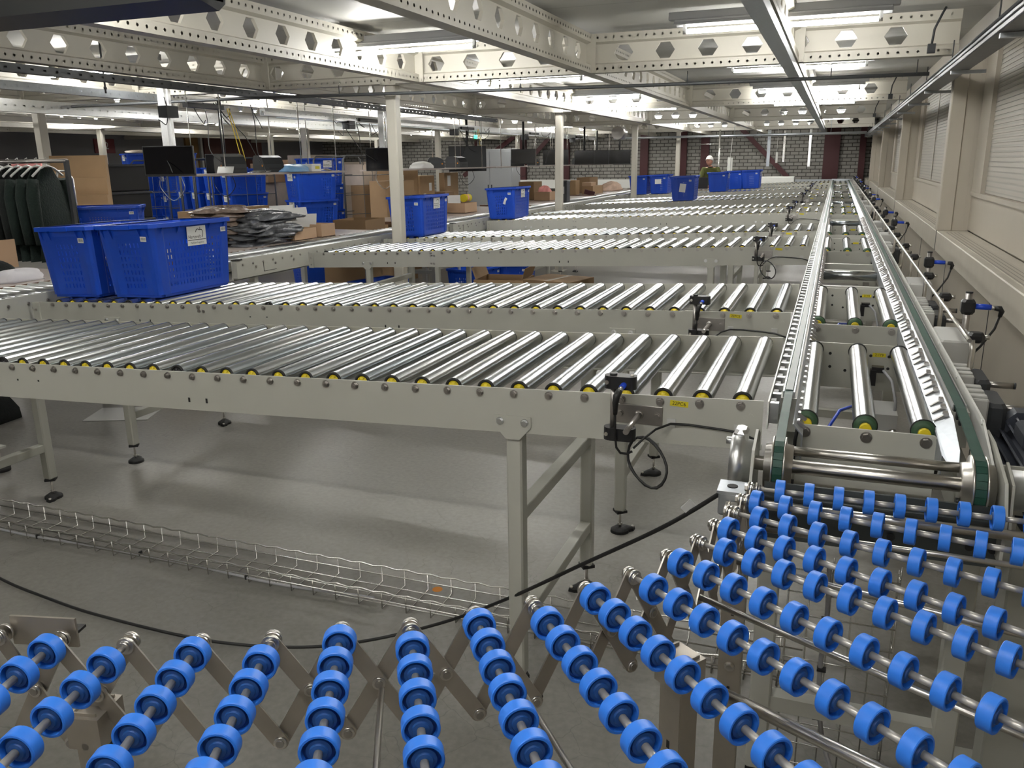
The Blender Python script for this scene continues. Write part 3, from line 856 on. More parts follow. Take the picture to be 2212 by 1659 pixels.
for x, w in ((-.067, .019), (.309, .020)):
    mb = MB()
    R_ = .058; yc, zc = 1.766, .962
    prof = [(yb, 1.040), (2.06, 1.040), (1.93, 1.033), (yc+.01, zc+R_+.001)]
    for k in range(1, 13):
        t = PI/2+PI*k/12; prof.append((yc+R_*math.cos(t), zc+.002+R_*math.sin(t)))
    prof.append((yb, zc-R_))
    for i in range(len(prof)-1):
        (y1, z1), (y2, z2) = prof[i], prof[i+1]
        mb.quad((x-w/2, y1, z1), (x+w/2, y1, z1), (x+w/2, y2, z2), (x-w/2, y2, z2))
    TP(mb, 'drive_belt', M['green'], solid=.006)
    mb = MB()                                                # pale worn band riding on the belt, with its edge strips
    for s in (-1, 1): mb.box((x+s*(w/2+.003), (2.08+yb)/2, 1.038), (.003, yb-2.08, .014), 1)
    if x < 0: mb.box((x, (2.10+8)/2, 1.0445), (w*.9, 8-2.10, .002), 0)
    TP(mb, 'belt_guide', [M['tape'], M['bright_galv']])
    mb = MB()                                                # flanged pulley
    mb.cyl((x-w/2, yc, zc), (x+w/2, yc, zc), .055, 28, 0)
    for s in (-1, 1): mb.lathe([(0, .030), (0, .064), (s*.0035, .064), (s*.004, .050), (s*.018, .047), (s*.018, .0)], (x+s*(w/2+.001), yc, zc), (1, 0, 0), 28)
    TP(mb, 'pulley', M['steel'])
# inner angle with the belt clips
for (x0, x1, xe, zt) in ((-.044, -.030, -.030, 1.018), (.240, .290, .240, 1.020)):
    mb = MB()
    if x0 < 0:
        mb.quad((-.046, 1.86, 1.03), (-.026, 1.86, 1.005), (-.026, yb, 1.005), (-.046, yb, 1.03)); mb.quad((-.026, 1.86, 1.005), (-.026, 1.86, .93), (-.026, yb, .93), (-.026, yb, 1.005))
    else:
        mb.quad((.252, 2.02, 1.014), (.290, 2.02, 1.032), (.290, yb, 1.032), (.252, yb, 1.014)); mb.quad((.252, 2.02, 1.014), (.252, 2.02, .960), (.252, yb, .960), (.252, yb, 1.014))
        mb.poly([(.256, 1.86, .990), (.264, 1.80, .985), (.280, 1.80, .992), (.288, 1.86, 1.004), (.290, 2.02, 1.032), (.252, 2.02, 1.014)]); mb.quad((.252, 2.02, 1.014), (.252, 2.02, .960), (.256, 1.86, .945), (.256, 1.86, .990))
    TP(mb, 'clip_rail', M['galv'], solid=.003)
    mb = MB(); y = 2.03 if x0 > 0 else 1.9; k = 0
    while y < 9:
        mb = MB()
        if x0 > 0: mb.box((0, 0, 0), (.034, .006, .006), 0, rot=(0, -.55, .35)); mb.box((.009, .006, .008), (.010, .022, .008), 0); q = (.266+.006*((y*37) % 1), y, 1.026)
        else: mb.box((0, 0, 0), (.022, .006, .008), 0, rot=(0, .6, 0)); mb.box((-.006, .004, .004), (.006, .016, .014), 0); q = (-.030, y, 1.018)
        mb.build('belt_clip', M['stainless'], TR, (OX+q[0], OY+q[1], q[2]))
        y += .062 if (int(y*10) % 3) else .10
mb = MB()                                                    # outer plate on the wall side
mb.box((.3385, (1.95+yb)/2, 1.012), (.005, yb-1.95, .075)); mb.prism([(1.95, 1.049), (1.95, .975), (1.78, .95), (1.78, 1.0)], .005, 'x', .336); y = 1.95
while y < yb: mb.cyl((.333, y, 1.045), (.338, y, 1.045), .006, 8); y += .42
TP(mb, 'side_plate', [M['whitepaint']])
mb = MB(); y = 2.0
while y < yb-.1: mb.box((.301, y, 1.028), (.005, .016, .014)); y += .045
TP(mb, 'chain_track', M['black'])
for s, x in ((-1, -.060), (1, .318)):                        # main side beams below
    mb = MB(); mb.box((x, (1.9+yb)/2, .865), (.045, yb-1.9, .09), bev=.004); TP(mb, 'frame_beam', M['beige'])
# drive end : shaft, tie rod, bearings, end plates
mb = MB(); mb.cyl((-.16, 1.762, .966), (.45, 1.762, .966), .0155, 20); TP(mb, 'drive_shaft', M['steel'])
mb = MB(); mb.cyl((-.045, 1.80, .988), (.285, 1.80, .988), .0105, 16)
for x in (-.045, .285):
    for dy, dz in ((.03, .02), (.036, -.022), (-.03, -.03)): mb.cyl((x-.005, 1.775+dy, .966+dz), (x+.012*(1 if x < 0 else -1), 1.775+dy, .966+dz), .0075, 8, 1)
TP(mb, 'tie_rod', [M['steel'], M['black']])
mb = MB(); mb.lathe([(0, .0), (0, .062), (.012, .066), (.026, .066), (.030, .052), (.046, .050), (.046, 0)], (-.168, 1.79, .955), (1, 0, 0), 24)
mb.box((-.150, 1.80, 1.010), (.030, .05, .04), bev=.008); mb.box((-.150, 1.80, .905), (.030, .05, .05), bev=.008)
for dz in (.048, -.056): mb.cyl((-.180, 1.785, .955+dz), (-.165, 1.785, .955+dz), .008, 8)
TP(mb, 'flange_bearing', M['bright_galv'])
mb = MB(); mb.lathe([(0, 0), (0, .040), (.034, .040), (.036, .050), (.050, .050), (.052, .030), (.075, .028), (.075, 0)], (.368, 1.762, .966), (1, 0, 0), 24)
for k in range(6):
    t = PI/3*k; mb.cyl((.415, 1.762+.042*math.cos(t), .966+.042*math.sin(t)), (.432, 1.762+.042*math.cos(t), .966+.042*math.sin(t)), .007, 6)
TP(mb, 'shaft_bearing', M['bright_galv'])
mb = MB()
mb.prism([(1.83, 1.02), (1.90, .99), (1.90, .86), (1.72, .86), (1.705, .93), (1.74, 1.0)], .006, 'x', -.122)
TP(mb, 'end_plate', M['beige']); mb = MB()
mb.prism([(1.95, 1.03), (1.86, 1.03), (1.70, 1.0), (1.66, .94), (1.66, .85), (1.95, .85)], .006, 'x', .345)
mb.prism([(1.80, 1.01), (1.72, .99), (1.70, .90), (1.78, .88), (1.82, .95)], .005, 'x', .362)
mb.box((.395, 1.93, .905), (.10, .006, .11)); mb.prism([(1.93, .96), (1.86, .99), (1.74, .97), (1.70, .85), (1.93, .85)], .006, 'x', .452)
TP(mb, 'end_plate', M['beige'])
# return idler, dark deflector plate and lower steel bar at the discharge end
mb = MB(); mb.box((.13, 1.705, .885), (.44, .006, .125), 0); mb.box((.13, 1.69, .925), (.44, .026, .004), 0)
for x in (.02, .16, .30, .34): mb.cyl((x, 1.697, .862), (x, 1.6965, .862), .008, 10, 1)
TP(mb, 'deflector_plate', [M['deflector'], M['ink']])
mb = MB(); mb.cyl((-.10, 1.655, .915), (.42, 1.655, .915), .010, 10); TP(mb, 'lower_bar', M['steel'])
mb = MB(); mb.box((-.150, 1.66, .915), (.05, .06, .05), bev=.004); mb.box((-.150, 1.66, .942), (.056, .066, .006)); mb.cyl((-.150, 1.66, .945), (-.150, 1.66, .9465), .011, 12, 1); TP(mb, 'corner_bracket', [M['galv'], M['ink']])
# far end bar
mb = MB(); mb.box((.115, 23.98, 1.02), (.44, .03, .10)); TP(mb, 'end_bar', M['galv'])
# pop-up roller units opposite every lane
def unit_roller():
    mb = MB(); mb.cyl((0, .05, 0), (0, .86, 0), .0255, 22, 0, False)
    for y, s in ((.05, -1), (.86, 1)):
        mb.lathe([(0, .0255), (s*.001, .0278), (s*.005, .0278), (s*.006, .0255), (s*.016, .0240), (s*.019, .019), (s*.019, .013)], (0, y, 0), (0, 1, 0), 22, [1, 1, 1, 2, 2, 2])
        mb.cyl((0, y+s*.022, 0), (0, y+s*.04, 0), .0135, 14, 3)
    return mb.mesh('lift_roller', [M['roller'], M['rubber'], M['oring'], M['yellow']])
LR = unit_roller()
def unit_plate(far):
    mb = MB()
    poly = [(-.135, -.145), (.157, -.145), (.157, .0), (.150, .006), (-.128, .006), (-.135, 0)]
    mb.prism(poly, -.006, 'y', 0)
    if not far:
        for x in (-.119, .012, .134): hexbolt(mb, (x, -.006, -.011), (0, -1, 0), .0095, .006, 1)
        for x in (-.045, .085): mb.cyl((x, -.006, -.108), (x, -.0066, -.108), .006, 10, 2)
    else:
        for x, z in ((-.07, -.03), (.055, -.03), (.11, -.03), (-.068, -.075), (.11, -.07), (-.02, -.085)): mb.cyl((x, -.006, z), (x, -.0066, z), .005, 10, 2)
    return mb.mesh('lift_plate', [M['beige'], M['stainless'], M['ink']])
LP, LPF = unit_plate(False), unit_plate(True)
mb = MB(); mb.tube([(-.135, -.02, .0), (-.139, -.02, -.03), (-.139, -.02, -.15)], .004, 6); mb.tube([(.158, -.0, .0), (.162, 0, -.04), (.150, .02, -.15)], .008, 6); mb.box((-.139, -.02, -.062), (.016, .012, .010)); DB = mb.mesh('drive_cord', M['rubber'])
mb = MB(); mb.tube([(-.085, .05, -.20), (-.085, .09, -.13), (-.075, .18, -.07), (-.04, .35, -.055), (.01, .55, -.09), (.03, .70, -.12)], .0045, 8); mb.tube([(-.085, .05, -.20), (-.03, .10, -.18), (.0, .22, -.16)], .0045, 8); AH = mb.mesh('air_hose', M['bluecable'])
mb = MB(); mb.box((.075, .87, -.055), (.036, .03, .018), 0); mb.box((.062, .86, -.080), (.018, .03, .05), 0); mb.tube([(.09, .86, -.055), (.115, .80, -.075), (.125, .72, -.12), (.125, .70, -.22)], .0045, 8, 1)
mb.box((.08, .74, -.17), (.10, .16, .05), 2); mb.cyl((.12, .6, -.2), (.12, .8, -.2), .014, 12, 3); PLUG = mb.mesh('valve_plug', [M['black'], M['greycable'], M['boxgrey'], M['steel']])
def tagm(txt):
    mb = MB(); mb.box((0, 0, 0), (.040, .001, .013), 0)
    if txt: mb.add_text(txt, .0125, lambda u, v: (u, -.0009, v), 1)
    return mb.mesh('tag_sticker', [M['sticker'], M['ink']])
for i, Yf in enumerate(LANEY):
    u = bpy.data.objects.new('lift_unit', None); COL.objects.link(u); u.parent = TR; u.location = (OX+.098, OY+Yf-.085, 1.0); u.empty_display_size = .05
    link('lift_plate', LP, u); link('lift_plate', LPF, u, (0, .955, 0))
    for x in (-.119, .010, .132):
        link('lift_roller', LR, u, (x, 0, .0))
    if i < 6:
        link('drive_cord', DB, u)
        if i < 2: link('air_hose', AH, u); link('valve_plug', PLUG, u)
        link('tag_sticker', tagm({0: '21Y9', 1: '21Y8'}.get(i)), u, (.080, .9475, -.026))
# cross rollers and angle bars in the walkway gaps
for g in range(5):
    y0 = LANEY[1]+3.95*g
    mb = MB(); mb.cyl((OX-.025+0, OY+y0+1.50, .985), (OX+.245, OY+y0+1.50, .985), .0245, 20); mb.build('cross_roller', M['roller'], TR)
    for dy, z in ((1.15, .975), (1.80, .975), (2.12, .975)):
        mb = MB(); mb.box((OX+.11, OY+y0+dy, z), (.275, .035, .004)); mb.box((OX+.11, OY+y0+dy-.017, z-.03), (.275, .004, .06)); mb.build('cross_angle', M['beige'], TR)
# legs
for y in [1.90+2.6*k for k in range(9)]:
    for x in (-.075, .335):
        mb = MB(); mb.box((0, 0, .475), (.05, .05, .74), bev=.004)
        lg = mb.build('leg', M['beige'], TR, (OX+x, OY+y, 0)); link('foot', FOOT, lg)
    mb = MB(); mb.box((OX+.13, OY+y, .30), (.37, .04, .04)); mb.build('cross_bar', M['beige'], TR)
# gear boxes and cylinders on the wall side
def side_box():
    mb = MB()
    mb.box((.395, .0, 1.000), (.10, .24, .095), 0, bev=.006); mb.box((.355, -.02, .99), (.004, .015, .05), 1)
    mb.cyl((.446, .05, .985), (.4465, .05, .985), .006, 10, 1)
    return mb.mesh('drive_box', [M['boxgrey'], M['ink']])
def fin_box():
    mb = MB(); mb.box((.375, 0, .955), (.060, .15, .105), 0, bev=.004)
    for k in range(3): mb.box((.375, -.05+.05*k, 1.010), (.055, .022, .006), 0, bev=.003)
    mb.box((.425, 0, .945), (.045, .15, .105), 1, bev=.010); mb.cyl((.435, .02, .965), (.52, .02, .965), .0095, 12, 2); mb.cyl((.52, .02, .965), (.525, .02, .965), .0098, 12, 1)
    return mb.mesh('gear_motor', [M['boxgrey'], M['darkgrey'], M['stainless']])
SB, FB = side_box(), fin_box()
for i, Yf in enumerate(LANEY):
    link('drive_box', SB, TR, (OX, OY+Yf+.92, 0))
    link('gear_motor', FB, TR, (OX, OY+Yf+.58, 0))
    if i < 4: link('gear_motor', FB, TR, (OX, OY+Yf+.33, 0))
# guide rail with its black clamps and bent holders
mb = MB(); zr = 1.092; xr = .392
mb.tube([(xr, yy, zr) for yy in [2.62+.5*k for k in range(43)]], .0065, 8)
TP(mb, 'guide_rod', M['steel'])
y = 2.70; k = 0
while y < 23.5:
    mb = MB(); mb.box((xr+.026, y, zr-.004), (.046, .042, .030), 0, bev=.009); mb.cyl((xr+.048, y, zr-.003), (xr+.062, y, zr-.003), .007, 8, 1)
    TP(mb, 'rod_clamp', [M['black'], M['steel']])
    mb = MB(); mb.tube([(xr+.010, y-.055, zr-.002), (xr+.012, y-.06, zr-.03), (xr+.012, y-.06, .985), (xr+.006, y-.06, .972), (xr-.012, y-.06, .965), (.345, y-.06, .965)], .0075, 8); TP(mb, 'rod_holder', M['steel'])
    y += .78 if k % 2 == 0 else .62; k += 1
# blue proximity sensors on posts
for j, Yf in enumerate(LANEY):
    y = Yf+1.03
    e = bpy.data.objects.new('wall_sensor', None); COL.objects.link(e); e.parent = TR; e.location = (OX+.44, OY+y, 0); e.empty_display_size = .05
    mb = MB(); mb.cyl((0, 0, .93), (0, 0, 1.165), .011, 12); mb.cyl((0, 0, 1.165), (0, 0, 1.170), .0115, 12, 1); mb.build('post', [M['stainless'], M['black']], e)
    mb = MB(); mb.box((.0, 0, 1.120), (.042, .042, .050), bev=.009); mb.build('clamp', M['black'], e)
    mb = MB(); mb.cyl((.02, 0, 1.122), (.068, 0, 1.120), .0095, 12, 0); mb.cyl((.068, 0, 1.120), (.082, 0, 1.119), .0075, 10, 1); mb.build('sensor_eye', [M['bluecable'], M['steel']], e)
    mb = MB(); mb.tube([(.078, 0, 1.119), (.094, 0, 1.117), (.100, 0, 1.108), (.096, 0, 1.090)], [.008, .010, .009, .006], 8); mb.tube([(.096, 0, 1.092), (.085, -.005, 1.05), (.05, -.01, .99), (.02, -.01, .95)], .004, 6); mb.build('cable', M['cable'], e)
# ribbed drive motor at the near end
mo = thing('drive_motor', 'dark ribbed electric motor beside the near end of the belt transfer', 'motor', (.515, 2.22, .872))
mb = MB()
mb.cyl((0, -.24, 0), (0, .10, 0), .078, 24, 0)
for k in range(28):
    t = 2*PI*k/28
    mb.box((.089*math.cos(t), -.07, .089*math.sin(t)), (.028, .30, .005), 0, rot=(0, -t, 0))
mb.build('ribbed_body', M['motor'], mo)
mb = MB()
oc = [(.112*math.cos(PI/8+PI/4*k), .112*math.sin(PI/8+PI/4*k)) for k in range(8)]
mb.prism(oc, .05, 'y', .09); mb.build('fan_cowl', M['motor'], mo)
mb = MB(); mb.box((-.02, -.09, .098), (.10, .12, .045), bev=.008); mb.build('terminal_box', M['motor'], mo)
mb = MB(); mb.lathe([(0, .085), (-.03, .10), (-.05, .10), (-.06, .05), (-.12, .045), (-.12, 0)], (0, -.24, 0), (0, 1, 0), 20); mb.build('end_bell', M['motor'], mo)
mb = MB()
for sx in (-1, 1): mb.cyl((sx*.086, -.26, -.03), (sx*.086, .12, -.03), .004, 6); mb.box((sx*.088, -.27, -.03), (.016, .03, .016))
mb.build('tie_bolt', M['boxgrey'], mo)
mb = MB(); mb.box((0, -.06, -.475), (.10, .10, .75), bev=.005); mb.box((0, -.06, -.09), (.16, .16, .02)); mb.box((0, -.06, -.861), (.2, .2, .02)); mb.build('motor_stand', M['beige'], mo)
# ------------------------------------------------------------------ flexible skate wheel conveyor, curving to the left in front of the camera
SK = thing('skate_wheel_conveyor', 'flexible expanding conveyor of blue skate wheels curving through the foreground', 'skate wheel conveyor', (-.2, .9, 0))
SX, SY = .2, -.9
AX = [(-.0548, 1.624, -.7), (-.0942, 1.5529, -9.7), (-.0829, 1.4737, -19.3), (-.1296, 1.4083, -26.0), (-.1253, 1.3187, -26.6), (-.1891, 1.2547, -32.3),
      (-.2134, 1.1546, -36.9), (-.2907, 1.0977, -43.7), (-.3372, 1.0068, -48.3), (-.4275, .9694, -54.5), (-.4898, .8833, -59.3), (-.5935, .8644, -63.8),
      (-.6658, .7865, -69.1), (-.7662, .7711, -72.1), (-.859, .7125, -76.8), (-.9626, .7095, -76.5), (-1.050, .668, -79.5)]
ZA, WP = .960, .0542
def wheel():
    mb = MB()
    h = .0092
    for pr in ([(-h+.0012, .0232), (h-.0012, .0232)], [(-h, .0222), (-h+.0012, .0232)], [(h-.0012, .0232), (h, .0222)]): mb.lathe(pr, (0, 0, 0), (1, 0, 0), 32)
    for s in (-1, 1):
        mb.lathe([(s*h, .0222), (s*h, .0196)], (0, 0, 0), (1, 0, 0), 32)
        mb.lathe([(s*h, .0196), (s*.0010, .0190)], (0, 0, 0), (1, 0, 0), 32)
        mb.lathe([(s*.0010, .0190), (s*.0008, .0150)], (0, 0, 0), (1, 0, 0), 32, [1])
        for pr in ([(s*.0008, .0150), (s*.0056, .0146)], [(s*.0056, .0146), (s*.0064, .0110)], [(s*.0064, .0110), (s*.0088, .0100)], [(s*.0088, .0100), (s*.0092, .0052)]): mb.lathe(pr, (0, 0, 0), (1, 0, 0), 28, [1])
    return mb.mesh('skate_wheel', [M['wheelblue'], M['hubblue']])
WH = wheel()
def in_view(p):
    d = V(p)-V((0, 0, 1.6)); c = V((right.dot(d), fwd.dot(d), up.dot(d)))
    if c.y < .05: return False
    u = 1106+1789.4*c.x/c.y; v = 829.5-1789.4*c.z/c.y
    return -60 < u < 2272 and v < 1720
inner, outer = [], []
rest = MB()
for i, (x, y, ang) in enumerate(AX):
    t = math.radians(ang); d = V((math.cos(t), math.sin(t), 0)); p0 = V((x, y, ZA))
    odd = i % 2 == 0                                          # every other axle starts with a longer bare end
    e0 = -.052 if odd else -.024
    nw = 10 if odd else 11
    L_ = .024+.6+.0 if not odd else .024+.6
    a0 = p0+d*e0
    inner.append((a0, d)); outer.append((a0+d*(.640), d))
    mb = MB(); mb.cyl((e0, 0, 0), (e0+.640, 0, 0), .0042, 10)
    for k in range(nw):
        if k: mb.cyl((k*WP-WP+.009, 0, 0), (k*WP-.009, 0, 0), .0052, 10)
    ax = mb.build('axle', M['sleeve'], SK, (x+SX, y+SY, ZA), (0, 0, t))
    for k in range(nw):
        q = p0+d*(k*WP)
        if in_view(q): link('skate_wheel', WH, ax, (k*WP, 0, 0))
        else:
            mtx = Matrix.Translation(q+V((SX, SY, 0))) @ Matrix.Rotation(t, 4, 'Z')
            base = len(rest.v)
            for vv in WH.vertices: rest.v.append(mtx @ vv.co)
            for pp in WH.polygons:
                rest.f.append(tuple(base+q_ for q_ in pp.vertices)); rest.m.append(pp.material_index); rest.s.append(True)
o = rest.build('skate_wheel', [M['wheelblue'], M['hubblue']], SK); o['kind'] = 'stuff'
# scissor links on both edges
ZL = .800
def bar(p, q, off, w=.024, t=.003):
    """flat bar with rounded ends from p to q, standing upright; off shifts it sideways"""
    mb = MB(); p, q = V(p)+V(off), V(q)+V(off)
    ax = (q-p).normalized(); L_ = (q-p).length
    hor = V((ax.x, ax.y, 0)).normalized(); nrm = V((-hor.y, hor.x, 0)); up_ = ax.cross(nrm)
    prof = []
    for k in range(9):
        a_ = PI/2+PI*k/8; prof.append((w/2*math.cos(a_)*1.0, w/2*math.sin(a_)))
    for k in range(9):
        a_ = -PI/2+PI*k/8; prof.append((L_+w/2*math.cos(a_), w/2*math.sin(a_)))
    A = [mb.vert(p+ax*u+up_*v_-nrm*t/2) for u, v_ in prof]; B = [mb.vert(p+ax*u+up_*v_+nrm*t/2) for u, v_ in prof]
    mb.face(A[::-1]); mb.face(B)
    n = len(prof)
    for i in range(n):
        j = (i+1) % n; mb.face([A[i], A[j], B[j], B[i]], 1)
    for c in (p, q, (p+q)/2):
        for s in (-1, 1):
            mb.cyl(c+nrm*s*t*.4, c+nrm*s*(t/2+.0035), .0095, 14, 1); mb.cyl(c+nrm*s*(t/2+.0035), c+nrm*s*(t/2+.0052), .0060, 12, 2)
    for v_ in range(len(mb.v)): mb.v[v_] = mb.v[v_]+V((SX, SY, 0))
    return mb
for side, pts in ((0, inner), (1, outer)):
    for i in range(len(pts)-1):
        (a0, da), (b0, db) = pts[i], pts[i+1]
        s = -1 if side == 0 else 1
        o1 = (da+db).normalized()*.0045*s; 
        pa, pb = a0+da*.006*-s*0, b0
        la = V((a0.x, a0.y, ZL)); lb = V((b0.x, b0.y, ZL))
        bar(a0, lb, o1*.6).build('scissor_link', [M['linksteel'], M['steel'], M['stainless']], SK)
        bar(b0, la, o1*-1.2).build('scissor_link', [M['linksteel'], M['steel'], M['stainless']], SK)
    for (a0, da) in pts:
        mb = MB(); s = -1 if side == 0 else 1
        c = a0+V((SX, SY, 0))
        mb.cyl(c-da*.010, c-da*.005, .0125, 14); mb.cyl(c+da*.005, c+da*.009, .0125, 14); mb.cyl(c-da*.016, c-da*.010, .0075, 6, sm=False); mb.cyl(c+da*.009, c+da*.014, .0085, 12)
        mb.build('washer_set', M['steel'], SK)
# spreader rods through the scissor centres
for (p, q, r_) in (((-.545, .887, .88), (-.16, .131, .88), .0045), ((-.352, .946, .88), (.09, .442, .88), .0045), ((-.150, 1.180, .80), (.36, .948, .80), .0095),
                   ((-.160, 1.298, .88), (.44, 1.001, .88), .0055), ((-.115, 1.452, .88), (.52, 1.30, .88), .0055), ((-.075, 1.60, .885), (.56, 1.585, .885), .0055)):
    mb = MB(); mb.cyl(V(p)+V((SX, SY, 0)), V(q)+V((SX, SY, 0)), r_, 12); mb.build('spreader_rod', M['steel'], SK)
# supporting legs
for (x, y, rz) in ((-.168, 1.155, -.62), (-.935, .745, -1.35), (.31, .86, -.62), (-.80, .16, -1.35), (-.128, 1.60, 0), (.50, 1.60, 0)):
    mb = MB(); w = .040
    ht = .86 if y < 1.5 else .93
    mb.box((0, -.018, ht/2+.05), (.044, .003, ht-.10)); mb.box((-.022, 0, ht/2+.05), (.003, .036, ht-.10)); mb.box((.022, 0, ht/2+.05), (.003, .036, ht-.10))
    for z in (.62, .70, .52): mb.box((.0, -.0197, z), (.006, .001, .014), 1)
    hexbolt(mb, (0, -.0195, .575), (0, -1, 0), .008, .006, 2)
    mb.cyl((-.03, 0, ht-.05), (.03, 0, ht-.05), .006, 8, 2); mb.box((0, 0, ht-.03), (.06, .05, .05), 0)
    lg = mb.build('support_leg', [M['linksteel'], M['ink'], M['steel']], SK, (x+SX, y+SY, 0), (0, 0, rz))
    mb = MB(); mb.cyl((0, -.014, .045), (0, .014, .045), .045, 20, 0); mb.box((0, .022, .075), (.04, .003, .09), 1); mb.box((0, -.022, .075), (.04, .003, .09), 1); mb.box((0, 0, .105), (.05, .05, .006), 1)
    mb.build('caster', [M['darkgrey'], M['steel']], lg)
# end bracket at the far left and corner guard at the right
mb = MB(); c = V((-1.03, .735, .96))+V((SX, SY, 0)); mb.box(c+V((.02, .012, .0)), (.10, .004, .045), 0, rot=(0, 0, .25)); mb.box(c+V((.03, .03, -.01)), (.05, .04, .004), 1, rot=(0, 0, .25))
mb.build('end_bracket', [M['linksteel'], M['black']], SK)

# ------------------------------------------------------------------ floor level : wire cable trays, hanging cable
mb = MB()
x0, x1 = -4.05, .02
ys = [2.395, 2.43, 2.47, 2.51, 2.545]
for yy, zz in ((2.43, .030), (2.49, .030), (2.55, .030)): mb.cyl((x0, yy, zz-.023), (x1, yy, zz-.023), .0028, 6)
for yy in (2.40, 2.58):
    mb.cyl((x0, yy, .038), (x1, yy, .038), .0028, 6)
    n = int((x1-x0)/.05); mb.tube([(x0+(x1-x0)*k/n, yy, .072+.0035*math.cos(k*PI)) for k in range(n+1)], .0034, 6)
x = x0
while x < x1:
    mb.tube([(x, 2.40, .072), (x, 2.40, .007), (x, 2.58, .007), (x, 2.58, .072)], .0026, 6); x += .10
tag(mb.build('wire_cable_tray', M['wire']), 'long wire basket cable tray lying low over the floor under the front lane', 'cable tray')
mb = MB(); n = 40
mb.tube([(x0+.05+2.5*k/n, 2.415+.012*math.sin(k*.35), .022+.004*math.sin(k*.5)) for k in range(n+1)], .0055, 8)
for k in (4, 13, 22, 31): mb.box((x0+.05+2.5*k/n, 2.415+.012*math.sin(k*.35), .026), (.006, .016, .018), 1)
tag(mb.build('cable', [M['greycable'], M['black']]), 'grey cable tied into the long wire tray on the floor', 'cable')
mb = MB()
pts = [(-4.0, 2.42, .012), (-3.4, 2.20, .012), (-3.018, 2.083, .012), (-2.70, 2.03, .012), (-2.393, 1.999, .012), (-1.928, 1.998, .012), (-1.594, 2.055, .02), (-1.33, 2.10, .075), (-1.05, 2.12, .19), (-.80, 2.05, .36), (-.55, 1.95, .56), (-.33, 1.85, .74), (-.20, 1.80, .86), (-.155, 1.785, .91)]
def smooth(p, n=8):
    out = []; P = [V(q) for q in p]
    for i in range(len(P)-1):
        a0, a1, a2, a3 = P[max(i-1, 0)], P[i], P[i+1], P[min(i+2, len(P)-1)]
        for k in range(n):
            t = k/n
            out.append(.5*((2*a1)+(-a0+a2)*t+(2*a0-5*a1+4*a2-a3)*t*t+(-a0+3*a1-3*a2+a3)*t**3))
    return out+[P[-1]]
mb.tube(smooth(pts), .0055, 8)
cb = tag(mb.build('cable', M['cable']), 'thick black cable sagging from the belt conveyor end down onto the floor', 'cable')
mb = MB(); mb.box((-.26, 1.825, .815), (.026, .010, .030), rot=(0, .7, 0)); mb.build('cable_tag', M['boxgrey'], cb)
mb = MB(); mb.cyl((-1.323, 2.607, .0), (-1.323, 2.607, .0008), .020, 20); tag(mb.build('floor_sticker', M['orange']), 'round orange sticker on the concrete by the wire tray', 'sticker')
mb = MB(); mb.box((-.565, 2.80, .0006), (.035, .025, .0008), 0, rot=(0, 0, .3)); tag(mb.build('paper_label', M['paper']), 'small white label on the floor beside a black foot', 'label')
mb = MB()
for k in range(10): mb.cyl((-.03, 1.99, .06+.062*k), (.22, 1.99, .06+.062*k), .002, 6); 
for k in range(6): mb.cyl((-.03+.05*k, 1.992, .02), (-.03+.05*k, 1.992, .66), .002, 6)
for s in (0, 1):
    mb.tube([(-.03+.25*s, 1.99+.05, .04+.031*k) if k % 2 else (-.03+.25*s, 1.99+.056, .04+.031*k) for k in range(20)], .0024, 6)
    for k in range(10): mb.cyl((-.03+.25*s, 1.99, .06+.062*k), (-.03+.25*s, 2.045, .06+.062*k), .002, 6)
vt = tag(mb.build('wire_cable_tray', M['wire']), 'upright wire cable tray under the near end of the belt transfer', 'cable tray')
mb = MB(); mb.tube(smooth([(.06, 1.985, .64), (.065, 1.975, .50), (.06, 1.98, .36), (.07, 1.97, .22), (.11, 1.94, .10), (.20, 1.90, .03), (.34, 1.86, .012)]), .006, 8)
for z in (.50, .36, .22): mb.box((.063, 1.976, z), (.022, .018, .006), 1)
tag(mb.build('cable', [M['greycable'], M['black']]), 'grey cable tied along the upright wire tray', 'cable')
